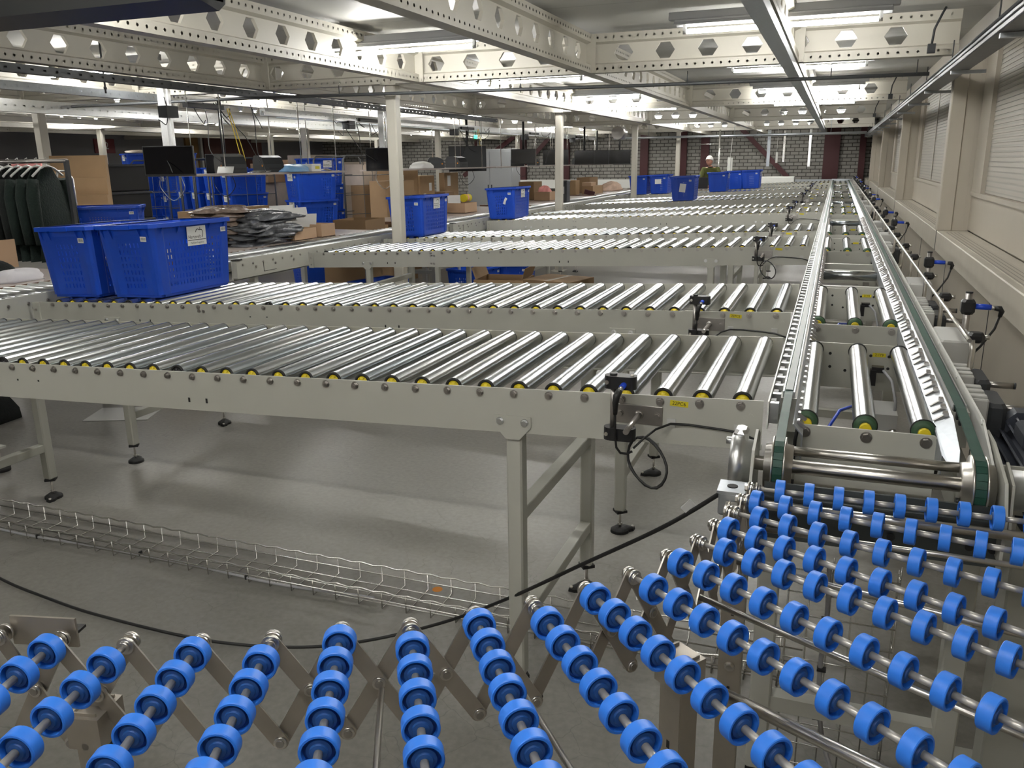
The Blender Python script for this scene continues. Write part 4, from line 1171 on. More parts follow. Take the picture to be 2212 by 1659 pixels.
# ------------------------------------------------------------------ blue totes
TH = .388
def tote_prof(z):
    """outer half sizes of the body at height z"""
    k = z/TH
    return .172+.024*k, .268+.026*k
def tote_meshes():
    body = MB()
    ns, nl = 6, 17
    rect = lambda a, b: [(-a, -b), (a, -b), (a, b), (-a, b)]
    zs = [.014, .045]+[.045+.036*k for k in range(1, 8)]+[.335, .368]
    # short faces (normal +-y)
    for s in (-1, 1):
        def mf(u, z, s=s):
            hx, hy = tote_prof(z); inset = .010 if (abs(u) < .40 and z < .34) else 0.0
            return (u*2*hx*.86, s*(hy-inset*.6), z)
        us = [-.5, -.40]+[-.25+.5*k/ns for k in range(ns+1)]+[.40, .5]
        body.plate(lambda u, w: mf(u, w), us, zs, lambda i, j, u0, u1, w0, w1: rect(.012, .0115) if 2 <= i < 2+ns and 1 <= j < 8 else None)
    for s in (-1, 1):
        def ml(u, z, s=s):
            hx, hy = tote_prof(z); inset = .008 if (abs(u) < .43 and z < .34) else 0.0
            return (s*(hx-inset*.6), u*2*hy*.90, z)
        us = [-.5, -.43]+[-.41+.82*k/nl for k in range(nl+1)]+[.43, .5]
        body.plate(lambda u, w: ml(u, w), us, zs, lambda i, j, u0, u1, w0, w1: rect(.0075, .0115) if 2 <= i < 2+nl and 1 <= j < 8 else None)
    for sx in (-1, 1):                                       # bevelled corner posts
        for sy in (-1, 1):
            prev = None
            for z in zs:
                hx, hy = tote_prof(z)
                P = [(sx*hx*.86, sy*hy, z), (sx*hx*.95, sy*hy*.985, z), (sx*hx, sy*hy*.95, z), (sx*hx, sy*hy*.90, z)]
                if prev:
                    for q in range(3): body.quad(prev[q], prev[q+1], P[q+1], P[q])
                prev = P
    hx, hy = tote_prof(.014)                                 # floor with a foot ring
    body.quad((-hx, -hy, .014), (hx, -hy, .014), (hx, hy, .014), (-hx, hy, .014))
    for s in (-1, 1):
        body.box((0, s*(hy-.02), .007), (2*hx-.03, .025, .014)); body.box((s*(hx-.02), 0, .007), (.025, 2*hy-.06, .014))
    B = body.mesh('tote_body', M['blue'])
    rim = MB()
    RX_, RY_ = .214, .310
    def ring(e, z, c=.03):
        x, y = RX_+e, RY_+e
        return [(-x+c, -y, z), (x-c, -y, z), (x, -y+c, z), (x, y-c, z), (x-c, y, z), (-x+c, y, z), (-x, y-c, z), (-x, -y+c, z)]
    prof = [(-.018, TH-.022), (-.018, TH), (0, TH), (0, TH-.022), (-.003, TH-.022), (-.003, TH-.004), (-.018, TH-.004)]
    rs = [[rim.vert(p) for p in ring(e, z)] for e, z in [(-.022, TH-.10), (-.020, TH), (0, TH), (0, TH-.022), (-.004, TH-.022), (-.004, TH-.005), (-.016, TH-.006), (-.018, TH-.03)]]
    for A_, C_ in zip(rs[1:], rs[2:]):
        for i in range(8):
            j = (i+1) % 8; rim.face([A_[i], A_[j], C_[j], C_[i]])
    for s in (-1, 1):                                        # gusset ribs under the rim
        for u in (-.155, -.10, .10, .155):
            hx, hy = tote_prof(.36); rim.prism([(hy-.002, TH-.022), (hy+.018, TH-.022), (hy-.004, TH-.075)], .004, 'x', u) if s > 0 else rim.prism([(-hy+.002, TH-.022), (-hy-.018, TH-.022), (-hy+.004, TH-.075)], .004, 'x', u)
        for u in (-.24, -.12, .12, .24):
            hx, hy = tote_prof(.36); rim.prism([(s*(hx-.002), TH-.022), (s*(hx+.018), TH-.022), (s*(hx-.004), TH-.06)], .004, 'y', u)
        rim.box((0, s*(RY_+.001), TH-.012), (.11, .006, .024))
    R = rim.mesh('tote_rim', M['blue'])
    lab = MB()                                               # white shop label with the apple outline
    lab.box((0, 0, 0), (.100, .0016, .072), 0)
    f = lambda u, v: (u, -.0012, v)
    lab.add_text('Hartevelt', .019, lambda u, v: f(u-.012, v-.004), 1, squeeze=.9)
    lab.add_text('Fashion Logistics', .0105, lambda u, v: f(u, v-.026), 1)
    def stroke(pts, w):
        for (x1, y1), (x2, y2) in zip(pts, pts[1:]):
            d = V((x2-x1, y2-y1)); n_ = V((-d.y, d.x)).normalized()*w/2
            lab.poly([f(x1+n_.x, y1+n_.y), f(x1-n_.x, y1-n_.y), f(x2-n_.x, y2-n_.y), f(x2+n_.x, y2+n_.y)], 1)
    stroke([(-.048, -.0155), (.048, -.0155)], .0022)
    stroke([(.016+.017*math.cos(t), .008+.018*math.sin(t)*(1 if math.sin(t) > 0 else 1.1)) for t in [(-.95+1.75*k/14)*1.0 for k in range(15)]]+[(.019, .0215), (.015, .020), (.010, .0235), (.004, .0240), (-.001, .021), (-.005, .013)], .0030)
    stroke([(.018, .021), (.020, .031)], .0026)
    lab.v = [V((p.x*1.45, p.y, p.z*1.45)) for p in lab.v]
    LAB = lab.mesh('shop_label', [M['paper'], M['ink']])
    bc = MB(); bc.box((0, 0, 0), (.040, .0014, .026), 0); x = -.015; rnd = random.Random(3)
    while x < .015:
        w_ = rnd.choice((.0008, .0016, .0022)); bc.poly([(x, -.0009, -.006), (x+w_, -.0009, -.006), (x+w_, -.0009, .008), (x, -.0009, .008)], 1); x += w_+rnd.choice((.0010, .0018))
    BAR = bc.mesh('barcode_label', [M['paper'], M['greyink']])
    return B, R, LAB, BAR
TB, TRM, TLAB, TBAR = tote_meshes()
mb = MB(); mb.box((0, 0, 0), (.10, .001, .135)); SHEET = mb.mesh('paper_sheet', M['paper'])
def tote(label, x, y, z, rotz=0.0, group=None, tilt=0.0, shop=('+x',), bars=('-y', '+x'), name='blue_tote'):
    r = thing(name, label, 'crate', (x, y, z), rotz, group)
    r.rotation_euler = (0, tilt, rotz)
    o = link('tote_body', TB, r, solid=0)
    link('tote_rim', TRM, r)
    hx, hy = tote_prof(.30)
    for s in shop:
        if s == '+x': link('shop_label', TLAB, r, (hx+.004, .02, .305), (.05, 0, PI/2))
        if s == '-y': link('shop_label', TLAB, r, (-.02, -hy-.003, .315), (.05, 0, 0))
    for s in bars:
        if s == '-y': link('barcode_label', TBAR, r, (.122, -hy-.004, .312), (.06, .05, 0))
        if s == '+x': link('barcode_label', TBAR, r, (hx+.004, .235, .325), (.05, 0, PI/2))
    return r
TILT = -math.atan(SL)
def lane_top(x): return zl(x)+.026
def lane_tote(label, i, x, dy=.40, **k):
    return tote(label, x, LANEY[i]+dy, lane_top(x), k.pop('rotz', 0.0), 'totes standing on the roller lanes', TILT, **k)
lane_tote('front right blue tote on the second lane, white shop label facing the viewer', 1, -3.475, .385, rotz=-.02)
lane_tote('front left blue tote of the two on the second lane, pushed against its neighbour', 1, -3.925, .385, rotz=.01)
t3 = lane_tote('blue tote half hidden behind the first cream column', 3, -3.92)
t4 = lane_tote('blue tote with a torn white scrap, in front of the second cream column', 4, -3.96, .38)
mb = MB(); mb.poly([(-.03, 0, -.03), (.0, 0, -.045), (.012, 0, 0), (.035, 0, .03), (.01, 0, .05), (-.01, 0, .02)]); mb.build('white_scrap', M['paper'], t4, (.06, -.288, .22), (.09, 0, 0))
t6 = lane_tote('lone blue tote with a tilted white sheet on its end, out on the lanes', 6, -2.33, .36, shop=(), rotz=.03)
link('paper_sheet', SHEET, t6, (.0, -.292, .20), (.09, .16, 0))
lane_tote('blue tote at the left end of its lane, behind the third cream column', 8, -3.93)
t5 = lane_tote('blue tote with a square white sheet, right of the third cream column', 8, -3.49, .38, shop=())
link('paper_sheet', SHEET, t5, (-.01, -.30, .25), (.09, PI/2, 0))
lane_tote('left one of the three far blue totes below the white-haired person', 8, -2.27, .36)
lane_tote('middle one of the three far blue totes, narrow in view', 9, -2.09, .41)
lane_tote('right one of the three far blue totes, nearest the window wall', 9, -1.735, .38)
for (n_, lx) in (('t4', 0),): pass

# ------------------------------------------------------------------ packing tables, hanging shelves, monitors, printers
def table(label, ya, yb, x1=-4.645, w=.95):
    r = thing('packing_table', label, 'table', (x1-w/2, (ya+yb)/2, 0), 0, 'packing tables')
    L_ = yb-ya
    mb = MB(); mb.box((0, 0, .900), (w, L_, .026)); mb.build('table_top', M['table'], r)
    mb = MB(); mb.box((w/2+.003, 0, .897), (.006, L_, .034)); mb.box((0, -L_/2-.003, .897), (w+.012, .006, .034)); mb.build('edge_band', M['wood'], r)
    for sx in (-1, 1):
        for sy in (-1, 1):
            mb = MB(); mb.box((sx*(w/2-.06), sy*(L_/2-.08), .4435), (.05, .05, .887)); mb.build('leg', M['boxgrey'], r)
    mb = MB(); mb.box((-w/2+.06, 0, .30), (.04, L_-.2, .04)); mb.build('stretcher', M['boxgrey'], r)
    return r
TABS = [(1.6, 4.35, 'packing table at the left edge with a white cloth on it'), (5.0, 8.0, 'packing table with the bagged garments and white cards, by the first cream column'),
        (9.2, 12.8, 'packing table behind the tote at the first cream column'), (13.2, 17.0, 'packing table left of the second cream column'), (17.4, 21.6, 'farthest packing table, piled with brown boxes')]
for ya, yb, l in TABS: table(l, ya, yb)
def hang_shelf(label, ya, yb, x=-5.62, z=1.535, w=.42):
    r = thing('hanging_shelf', label, 'shelf', (x, (ya+yb)/2, z), 0, 'hanging shelves over the tables')
    L_ = yb-ya
    mb = MB(); mb.box((0, 0, -.010), (w, L_, .020)); mb.build('shelf_board', M['table'], r)
    for sy in (-.42, 0.12, .42):
        for sx in (-1, 1):
            mb = MB(); mb.cyl((sx*(w/2-.02), sy*L_, -.03), (sx*(w/2-.02), sy*L_, 2.30-z), .0055, 6); mb.build('hanger_rod', M['wire'], r)
    return r
SH = [(6.45, 8.75, 'hanging shelf with two printers and a blue bag, before the stacked totes'), (9.75, 13.2, 'second hanging shelf, with printers, behind the first cream column'),
      (13.5, 16.9, 'third hanging shelf, left of the second cream column'), (17.3, 21.6, 'farthest hanging shelf, against the brick wall')]
for ya, yb, l in SH: hang_shelf(l, ya, yb)
def monitor(label, x, y, z, w=.46, h=.27, rz=0.0, post=True, pm='galv', back=False):
    """screen faces -y before rotation; hangs from the steel above on a post"""
    r = thing('monitor', label, 'monitor', (x, y, z), rz, 'hanging monitors')
    mb = MB(); mb.box((0, .012, 0), (w, .028, h), bev=.004); mb.build('casing', M['black'], r)
    mb = MB(); mb.box((0, -.0028, .005), (w-.018, .002, h-.026)); mb.build('screen', M['darkgrey'] if back else M['screen'], r)
    mb = MB(); mb.box((0, .04, 0), (.12, .03, .12)); mb.build('mount', M['darkgrey'], r)
    mb = MB(); zt = 2.30-z
    mb = MB(); mb.tube(smooth([(-.1, .02, -h/2), (-.12, .03, -h/2-.10), (-.02, .05, -h/2-.22), (.10, .04, -h/2-.12), (.08, .03, -h/2)], 6), .004, 6); mb.build('cable', M['cable'], r)
    if pm == 'galv': mb.box((-.03, .08, zt/2-.06), (.062, .062, zt+.12)); mb.box((.028, .08, zt/2-.06), (.014, .05, zt+.12)); mb.build('post', M['bright_galv'], r)
    else: mb.cyl((0, .07, -.05), (0, .07, zt), .020, 10); mb.build('post', M['black'], r)
    return r
monitor('black monitor on a bright steel post at far left, above the stacked totes', -5.68, 6.18, 1.655, .47, .265, .30)
monitor('black monitor partly hidden behind the first cream column', -5.30, 9.45, 1.66, .46, .28, .25)
monitor('large dark monitor back with cables, between the first two cream columns', -5.72, 13.0, 1.67, .62, .40, .45, True, 'black', True)
monitor('small black monitor right of the large dark monitor', -5.25, 14.4, 1.70, .44, .26, .3, True, 'black')
monitor('black monitor just left of the second cream column', -5.35, 16.6, 1.69, .52, .30, .3, True, 'black')
monitor('black monitor showing just right of the second cream column', -4.95, 17.3, 1.68, .42, .29, .3, True, 'black')
monitor('wide black monitor in front of the brick wall', -5.3, 19.6, 1.69, .55, .33, .3, True, 'black')
monitor('second wide black monitor against the brick wall', -4.85, 20.0, 1.69, .52, .33, .3, True, 'black')
monitor('dark monitor behind the first black printer', -6.05, 7.35, 1.62, .36, .22, .3, True, 'black')
def printer(label, x, y, z, rz=0.0, s=1.0):
    r = thing('label_printer', label, 'printer', (x, y, z), rz, 'label printers')
    mb = MB(); p = [(-.125, 0), (.125, 0), (.125, .075), (.085, .135), (.02, .155), (-.09, .155), (-.125, .11)]
    mb.prism([(a_*s, b*s) for a_, b in p], .20*s, 'y', -.10*s); mb.build('housing', M['printer'], r)
    mb = MB(); mb.box((.0, -.101*s, .09*s), (.16*s, .003, .05*s)); mb.build('front_panel', M['darkgrey'], r)
    mb = MB(); mb.box((.127*s, .02*s, .035*s), (.006, .14*s, .012*s)); mb.build('paper_slot', M['black'], r)
    mb = MB(); mb.box((.09*s, -.1025*s, .06*s), (.016*s, .002, .018*s)); mb.build('status_sticker', M['orange'], r)
    return r
zs_ = 1.536
printer('first black label printer on the hanging shelf with the paper feed', -5.57, 6.88, zs_, -.6, 1.15)
printer('second black label printer on the shelf, behind the blue bag', -5.62, 7.55, zs_, -.5, 1.1)
printer('black label printer on the shelf just right of the first cream column', -5.60, 11.55, zs_, .5)
printer('black printer with a bright lid strip on the second shelf', -5.60, 12.3, zs_, -.2, 1.1)
printer('grey black printer between the large monitor and the red post', -5.58, 15.0, zs_, .3)
printer('small black printer with a rounded lid near the red post', -5.58, 15.9, zs_, .3, .95)
printer('black printer in front of the wide monitor on the farthest shelf', -5.58, 18.9, zs_, .3, .95)
printer('black printer at the right end of the farthest shelf', -5.55, 20.9, zs_, .3, .95)
def sheet(name, label, cat, pts, m, th=.002, group=None):
    """a bent sheet through rows of points"""
    mb = MB(); rows = [[mb.vert(p) for p in r] for r in pts]
    for A_, B_ in zip(rows, rows[1:]):
        for i in range(len(A_)-1): mb.face([A_[i], A_[i+1], B_[i+1], B_[i]], 0, True)
    o = mb.build(name, m, solid=th); tag(o, label, cat, group); return o
sheet('paper_sheet', 'white label paper hanging out of the first black printer', 'paper', [[(-5.50+.02*k, 6.62-.03*k, 1.60-.012*k), (-5.38+.02*k, 6.70-.03*k, 1.60-.012*k)] for k in range(6)], M['paper'])
sheet('paper_sheet', 'loose white sheets lying at the end of the first hanging shelf', 'paper', [[(-5.50, 8.25+.06*k, 1.542+.012*math.sin(k*.9)), (-5.42, 8.25+.06*k, 1.545+.02*math.sin(k))] for k in range(7)], M['paper'])
sheet('paper_sheet', 'white sheet curled beside the first black printer on the shelf', 'paper', [[(-5.52, 7.10+.05*k, 1.545+.01*math.sin(k*1.3)), (-5.42, 7.12+.05*k, 1.55)] for k in range(5)], M['paper'])
def lump(name, label, cat, c, s, m, seed=0, n=9, group=None, rz=0.0, rough=.18, parent=None):
    """soft irregular bundle with a flat base"""
    rnd = random.Random(seed); mb = MB(); ph = [rnd.random()*6.28 for _ in range(6)]
    R = []
    for j in range(n+1):
        v = PI/2*j/n; row = []
        for i in range(2*n):
            t = 2*PI*i/(2*n)
            k = 1+rough*(math.sin(3*t+ph[0]+2*v)*.5+math.sin(5*t+ph[1]-3*v)*.35+math.sin(8*t+ph[2]+5*v)*.25)
            cx = abs(math.cos(t))**.6*(1 if math.cos(t) > 0 else -1); cy = abs(math.sin(t))**.6*(1 if math.sin(t) > 0 else -1)
            r = math.cos(v)**.5
            row.append(mb.vert((s[0]/2*cx*r*k, s[1]/2*cy*r*k, s[2]*math.sin(v)*(1+rough*.5*math.sin(2*t+ph[3]+v)))))
        R.append(row)
    for A_, B_ in zip(R, R[1:]):
        for i in range(2*n):
            j = (i+1) % (2*n); mb.face([A_[i], A_[j], B_[j], B_[i]], 0, True)
    mb.face(R[0][::-1])
    o = mb.build(name, m, parent, c, (0, 0, rz))
    if parent is None: tag(o, label, cat, group)
    return o
mb = MB()
bagb = mat('pale_blue_bag', (.20, .40, .66), .3, noise=.2, nscale=20)
lump('plastic_bag', 'blue and white plastic bag lying on the first hanging shelf', 'bag', (-5.45, 7.75, zs_), (.22, .42, .075), bagb, 3)
lump('plastic_bag', 'crumpled white bag on the shelf right of the first cream column', 'bag', (-5.5, 10.9, zs_), (.25, .4, .09), M['paper'], 4)
mb = MB(); mb.box((-5.45, 8.08, zs_+.04), (.14, .18, .08)); o = mb.build('small_carton', M['paper']); tag(o, 'small white carton beside the blue bag on the first shelf', 'box')
mb = MB(); mb.box((-5.379, 8.10, zs_+.04), (.002, .08, .03)); mb.build('yellow_patch', M['sticker'], o)

# ------------------------------------------------------------------ goods on the tables
TZ = .9135
def garment_bag(label, c, s, m, rz=0.0, seed=0, group=None):
    o = lump('garment_bag', label, 'bagged garment', c, s, m, seed, 10, group, rz, .34); return o
rnd = random.Random(11)
z = TZ
for k in range(9):                                           # back pile, brown grey bags
    h = .036; garment_bag('brown-grey bagged garment in the taller pile behind the tote rim', (-5.14+rnd.uniform(-.03, .03), 6.24+rnd.uniform(-.04, .04), z-.004), (.34, .46, h+.022), M['polybag_brown'], rnd.uniform(-.2, .2), k, 'pile of brown-grey bagged garments'); z += h
z = TZ
for k in range(9):
    h = .031; s_ = 1-.06*max(0, k-4)
    garment_bag('dark grey bagged garment in the wide heap in front of the white cards', (-4.90+rnd.uniform(-.05, .05), 6.36+rnd.uniform(-.05, .05)+.015*k, z-.004), (.36*s_, .66*s_, h+.026), M['polybag'], rnd.uniform(-.15, .15), 20+k, 'heap of dark grey bagged garments'); z += h
lump('fur_trim', 'tuft of dark brown fur sticking out of the garment heap', 'fur', (-4.83, 6.58, TZ), (.16, .26, .12), mat('brown_fur', (.07, .045, .03), .95, noise=.5, nscale=60, bump=1, bscale=150), 9, rough=.3)
def carton(label, c, s, m='card', rz=0.0, open_=False, flaps=0.0, group=None, name='carton', labels=()):
    """box standing on c (base centre); open_ leaves the top open with walls of real thickness"""
    r = thing(name, label, 'box', c, rz, group)
    t = .006; x, y, h = s
    mb = MB()
    if open_:
        mb.box((0, 0, t/2), (x, y, t))
        for s_ in (-1, 1):
            mb.box((s_*(x/2-t/2), 0, h/2), (t, y, h)); mb.box((0, s_*(y/2-t/2), h/2), (x-2*t, t, h))
    else:
        mb.box((0, 0, h/2), (x, y, h), bev=.003)
    mb.build('box_body', M[m], r)
    if flaps:
        for s_ in (-1, 1):
            mb = MB(); mb.box((s_*(x/2+.0), 0, h+flaps/2), (t, y*.96, flaps), rot=(0, s_*.35, 0)); mb.build('flap', M[m], r)
    elif not open_:
        mb = MB(); mb.box((0, 0, h+.0006), (.045, y, .001)); mb.build('tape_strip', M['film'], r)
    for (px, pz, w_, h_, face) in labels:
        mb = MB()
        if face == 'x': mb.box((x/2+.001, px, pz), (.002, w_, h_))
        else: mb.box((px, -y/2-.001, pz), (w_, .002, h_))
        mb.build('white_label', M['paper'], r)
    return r
carton('open pale carton of white cards on the table with the bagged garments', (-4.83, 6.80, TZ), (.26, .36, .105), 'card_light', 0, True)
carton('small pale carton on the table, right of the open carton of cards', (-4.79, 7.16, TZ), (.22, .24, .125), 'card_light', 0, True)
for k, (x, y, w_, h_, rx, rz, l) in enumerate(((-5.06, 6.97, .24, .30, -.15, 1.0, 'upright white card at the left of the open carton'), (-5.03, 7.18, .26, .27, -.2, 1.2, 'second white card, printed and leaning, in the open carton'), (-4.86, 7.00, .26, .22, .2, 1.1, 'front white card with a curled edge in the open carton'))):
    mb = MB(); mb.box((0, 0, h_/2), (w_, .004, h_)); o = tag(mb.build('white_card', M['paper'], None, (x, y, TZ+.012), (rx, 0, rz)), l, 'card')
    if k == 1: mb = MB(); mb.box((.02, -.0025, .10), (.09, .001, .025)); mb.build('print', M['greyink'], o)
for k, (y, w_, l) in enumerate(((6.32, .55, 'left one of the two long brown cartons standing behind the bagged garments'), (6.90, .58, 'right one of the two long brown cartons standing behind the bagged garments'))):
    carton(l, (-5.45, y, TZ), (.16, w_, .30), 'card_dark' if k else 'card', 0)
carton('brown carton peeking out between the white cards and the blue tote stack', (-5.500, 7.353, TZ), (.14, .22, .25), 'card_dark', 0)
carton('open brown carton at the far end of the table by the first cream column', (-5.25, 8.70, .62), (.42, .50, .36), 'card_dark', .05, True)
mb = MB(); mb.box((0, 0, .305), (.6, .7, .61)); tag(mb.build('pallet_box', M['card'], None, (-5.25, 8.7, 0)), 'tall plain carton under the open brown carton', 'box')
carton('open pale carton with a colourful roll on the second table', (-5.018, 11.146, TZ), (.30, .42, .14), 'card_light', 0, True)
mb = MB(); mb.box((0, 0, .12), (.20, .006, .24)); tag(mb.build('white_card', M['paper'], None, (-5.066, 11.020, TZ+.008), (-.1, 0, .9)), 'white board standing in the open pale carton on the second table', 'card')
mb = MB(); mb.cyl((0, -.10, .2), (0, .10, .2), .055, 14, 0); mb.cyl((0, -.04, .2), (0, -.0, .2), .056, 14, 1); tag(mb.build('tape_roll', [M['sticker'], M['pink']], None, (-4.999, 11.271, TZ)), 'yellow and pink roll lying in the pale carton on the second table', 'roll')
carton('dark stack-sized flat carton beside the tote at the first cream column', (-5.163, 10.374, TZ), (.34, .46, .18), 'card_dark')
carton('tall brown carton with white labels behind the second table', (-6.2, 12.0, .0), (.45, .50, 1.42), 'card', 0, labels=((.1, 1.25, .09, .12, 'x'), (-.1, 1.1, .08, .10, 'x')))
carton('brown carton sheet with a white note, right of the first cream column', (-6.12, 13.1, 0), (.10, .55, 1.45), 'card', 0, labels=((-.1, 1.32, .12, .17, 'x'),))
carton('lower brown carton in front of the sheet with the white note', (-6.10, 12.75, .0), (.30, .35, 1.15), 'card_dark', 0)
carton('pale carton holding pink wrap, left of the second cream column', (-5.018, 14.957, TZ), (.30, .42, .16), 'card_light', 0, True)
lump('wrapped_goods', 'pink and white wrapped goods in the carton left of the second cream column', 'wrapped goods', (-5.037, 14.957, TZ+.01), (.24, .34, .24), M['pink'], 15)
carton('brown carton standing behind the pink goods, left of the second cream column', (-5.452, 15.344, TZ), (.30, .48, .33), 'card_dark')
carton('low dark green-brown carton left of the pale carton with pink wrap', (-5.356, 14.475, TZ), (.25, .35, .20), 'card_dark')
def dark_bin():
    r = thing('waste_bin', 'tall dark bin with a pale label in front of the second cream column', 'bin', (-4.30, 13.0, .70))
    mb = MB(); mb.box((0, 0, .17), (.15, .2, .34), bev=.01, taper=.9); mb.build('bin_body', M['darkgrey'], r)
    mb = MB(); mb.box((0, 0, .35), (.165, .215, .03), bev=.008); mb.build('lid', M['darkgrey'], r)
    mb = MB(); mb.box((.01, -.1015, .20), (.045, .002, .12)); mb.build('label_plate', M['boxgrey'], r)
    r.location = (-4.39, 14.10, .928)
dark_bin()
carton('long brown carton on the farthest table, front row', (-5.018, 18.238, TZ), (.24, .85, .17), 'card', 0)
carton('dark open brown carton behind the long one on the farthest table', (-5.308, 18.817, TZ), (.30, .70, .34), 'card_dark', 0, True)
carton('flat grey-brown carton on top of the long carton on the farthest table', (-5.037, 17.997, TZ+.171), (.20, .40, .075), 'card_light')
carton('brown carton at the left end of the farthest table', (-5.308, 17.611, TZ), (.25, .3, .30), 'card', 0)
mb = MB(); mb.box((0, 0, .045), (.22, .16, .09)); o = tag(mb.build('striped_box', [M['red']], None, (-4.902, 17.515, TZ), (0, .25, .3)), 'red and white striped box on the farthest table', 'box')
mb = MB()
for k in range(3): mb.box((.112, -.05+.05*k, .045), (.003, .018, .088), rot=(.4, 0, 0))
mb.build('white_stripe', M['paper'], o)
lump('wrapped_goods', 'heap of small pinkish parcels at the right end of the farthest table', 'parcels', (-5.066, 20.168, TZ), (.35, 1.1, .2), mat('pinkish_parcel', (.62, .45, .34), .7, noise=.3, nscale=12), 18, rough=.25)
lump('folded_cloth', 'white cloth on the table at the left edge', 'cloth', (-4.844, 3.812, TZ), (.2, .34, .07), M['socket'], 21)
lump('folded_cloth', 'black cloth on the table at the left edge, behind the white one', 'cloth', (-5.114, 3.812, TZ), (.3, .3, .12), M['garment'], 22)
mb = MB(); mb.prism([(-.25, 0), (.25, 0), (.25, .20), (-.25, .20)], .01, 'x', 0); tag(mb.build('carton_sheet', M['card_light'], None, (-5.549, 4.149, TZ), (0, 0, 0)), 'low cardboard sheet standing behind the black cloth at left', 'cardboard')
# ------------------------------------------------------------------ racks, cages and stacks behind the tables
def tote_stack(x, y, n, z0, rz, where, group, pitch=.372, **k):
    w = {1: ('single',), 2: ('lower', 'upper'), 3: ('bottom', 'middle', 'top'), 4: ('bottom', 'second', 'third', 'top'), 5: ('bottom', 'second', 'third', 'fourth', 'top')}[n]
    for i in range(n):
        tote('%s blue tote of the stack %s' % (w[i], where), x, y, z0+pitch*i, rz, group, 0.0, **k)
G = 'stacked blue totes behind the tables'
tote_stack(-6.63, 9.80, 4, .012, -.50, 'nearest to the first cream column', G, .376, shop=('-y',), bars=('-y', '+x'))
tote_stack(-7.30, 11.05, 4, .185, -.45, 'half hidden behind the nearest stack', G, .376, shop=('+x',))
tote_stack(-8.43, 10.68, 4, .10, -.5, 'just left of the nearest stack, inside a cage', G, .36, shop=('-y',))
tote_stack(-8.98, 10.95, 4, .12, -.5, 'under the first hanging shelf, inside a cage', G, .36, shop=('-y',))
tote_stack(-9.52, 11.24, 4, .12, -.5, 'right of the hanging black monitor', G, .36, shop=('-y',))
tote_stack(-10.06, 11.54, 4, .12, -.5, 'behind the hanging black monitor', G, .36, shop=('-y',))
tote_stack(-11.25, 12.45, 5, .0, -.5, 'left of the hanging black monitor', G, .365, shop=('-y',))
tote_stack(-11.85, 12.20, 5, .0, -.5, 'left of the hanging black monitor, at its outer end', G, .365, shop=('-y',))
tote('wide blue tote with a shop label, on the dark trolley by the clothes rack', -6.35, 6.05, .875, -.95, None, 0, shop=('-y',))
mb = MB(); mb.box((0, 0, .435), (.6, .8, .87)); tag(mb.build('trolley', M['darkgrey'], None, (-6.35, 6.05, 0), (0, 0, -.95)), 'dark trolley body under the wide blue tote at left', 'trolley')
for k, (x, y) in enumerate(((-11.25, 12.45), (-11.85, 12.20))):
    lump('plastic_wrap', ('clear plastic wrap bulging out of the right top tote far left', 'clear plastic wrap bulging out of the left top tote far left')[k], 'wrap', (x, y, 1.86), (.34, .48, .05), M['film'] if k else M['socket'], 31+k)
def cage(label, x, y, rz, w=.72, d=.82, h=1.72):
    r = thing('roll_cage', label, 'roll cage', (x, y, 0), rz, 'roll cages')
    mb = MB(); mb.box((0, 0, .13), (w, d, .04)); mb.build('base', M['darkgrey'], r)
    for s in (-1, 1):
        mb = MB()
        mb.tube([(s*w/2, -d/2, .13), (s*w/2, -d/2, h-.05), (s*w/2, -d/2+.05, h), (s*w/2, d/2-.05, h), (s*w/2, d/2, h-.05), (s*w/2, d/2, .13)], .013, 8)
        for k in range(1, 6): mb.cyl((s*w/2, -d/2, .13+(h-.13)*k/6), (s*w/2, d/2, .13+(h-.13)*k/6), .005, 6)
        for k in range(2, 4): mb.cyl((s*w/2, -d/2+d*k/5, .13), (s*w/2, -d/2+d*k/5, h), .004, 6)
        mb.build('side_frame', M['darkgalv'], r)
    for sx in (-1, 1):
        for sy in (-1, 1):
            mb = MB(); mb.cyl((sx*(w/2-.07)-.015, sy*(d/2-.07), .055), (sx*(w/2-.07)+.015, sy*(d/2-.07), .055), .055, 14); mb.box((sx*(w/2-.07), sy*(d/2-.07), .105), (.05, .05, .02)); mb.build('caster', M['darkgrey'], r)
    return r
CG = [(-8.43, 10.68, -.5, 'roll cage around the stack left of the nearest stack'), (-8.98, 10.95, -.5, 'roll cage under the first hanging shelf'), (-9.52, 11.24, -.5, 'roll cage right of the hanging black monitor'), (-10.06, 11.54, -.5, 'roll cage behind the hanging black monitor'), (-10.95, 11.75, -.5, 'dark roll cage left of the hanging black monitor'), (-6.55, 10.75, -.4, 'roll cage with a bent handle left of the labelled cartons')]
for x, y, a_, l in CG[4:]: cage(l, x, y, a_)
for x, y, a_, l in CG[:4]: cage(l, x, y, a_, .56, .76)
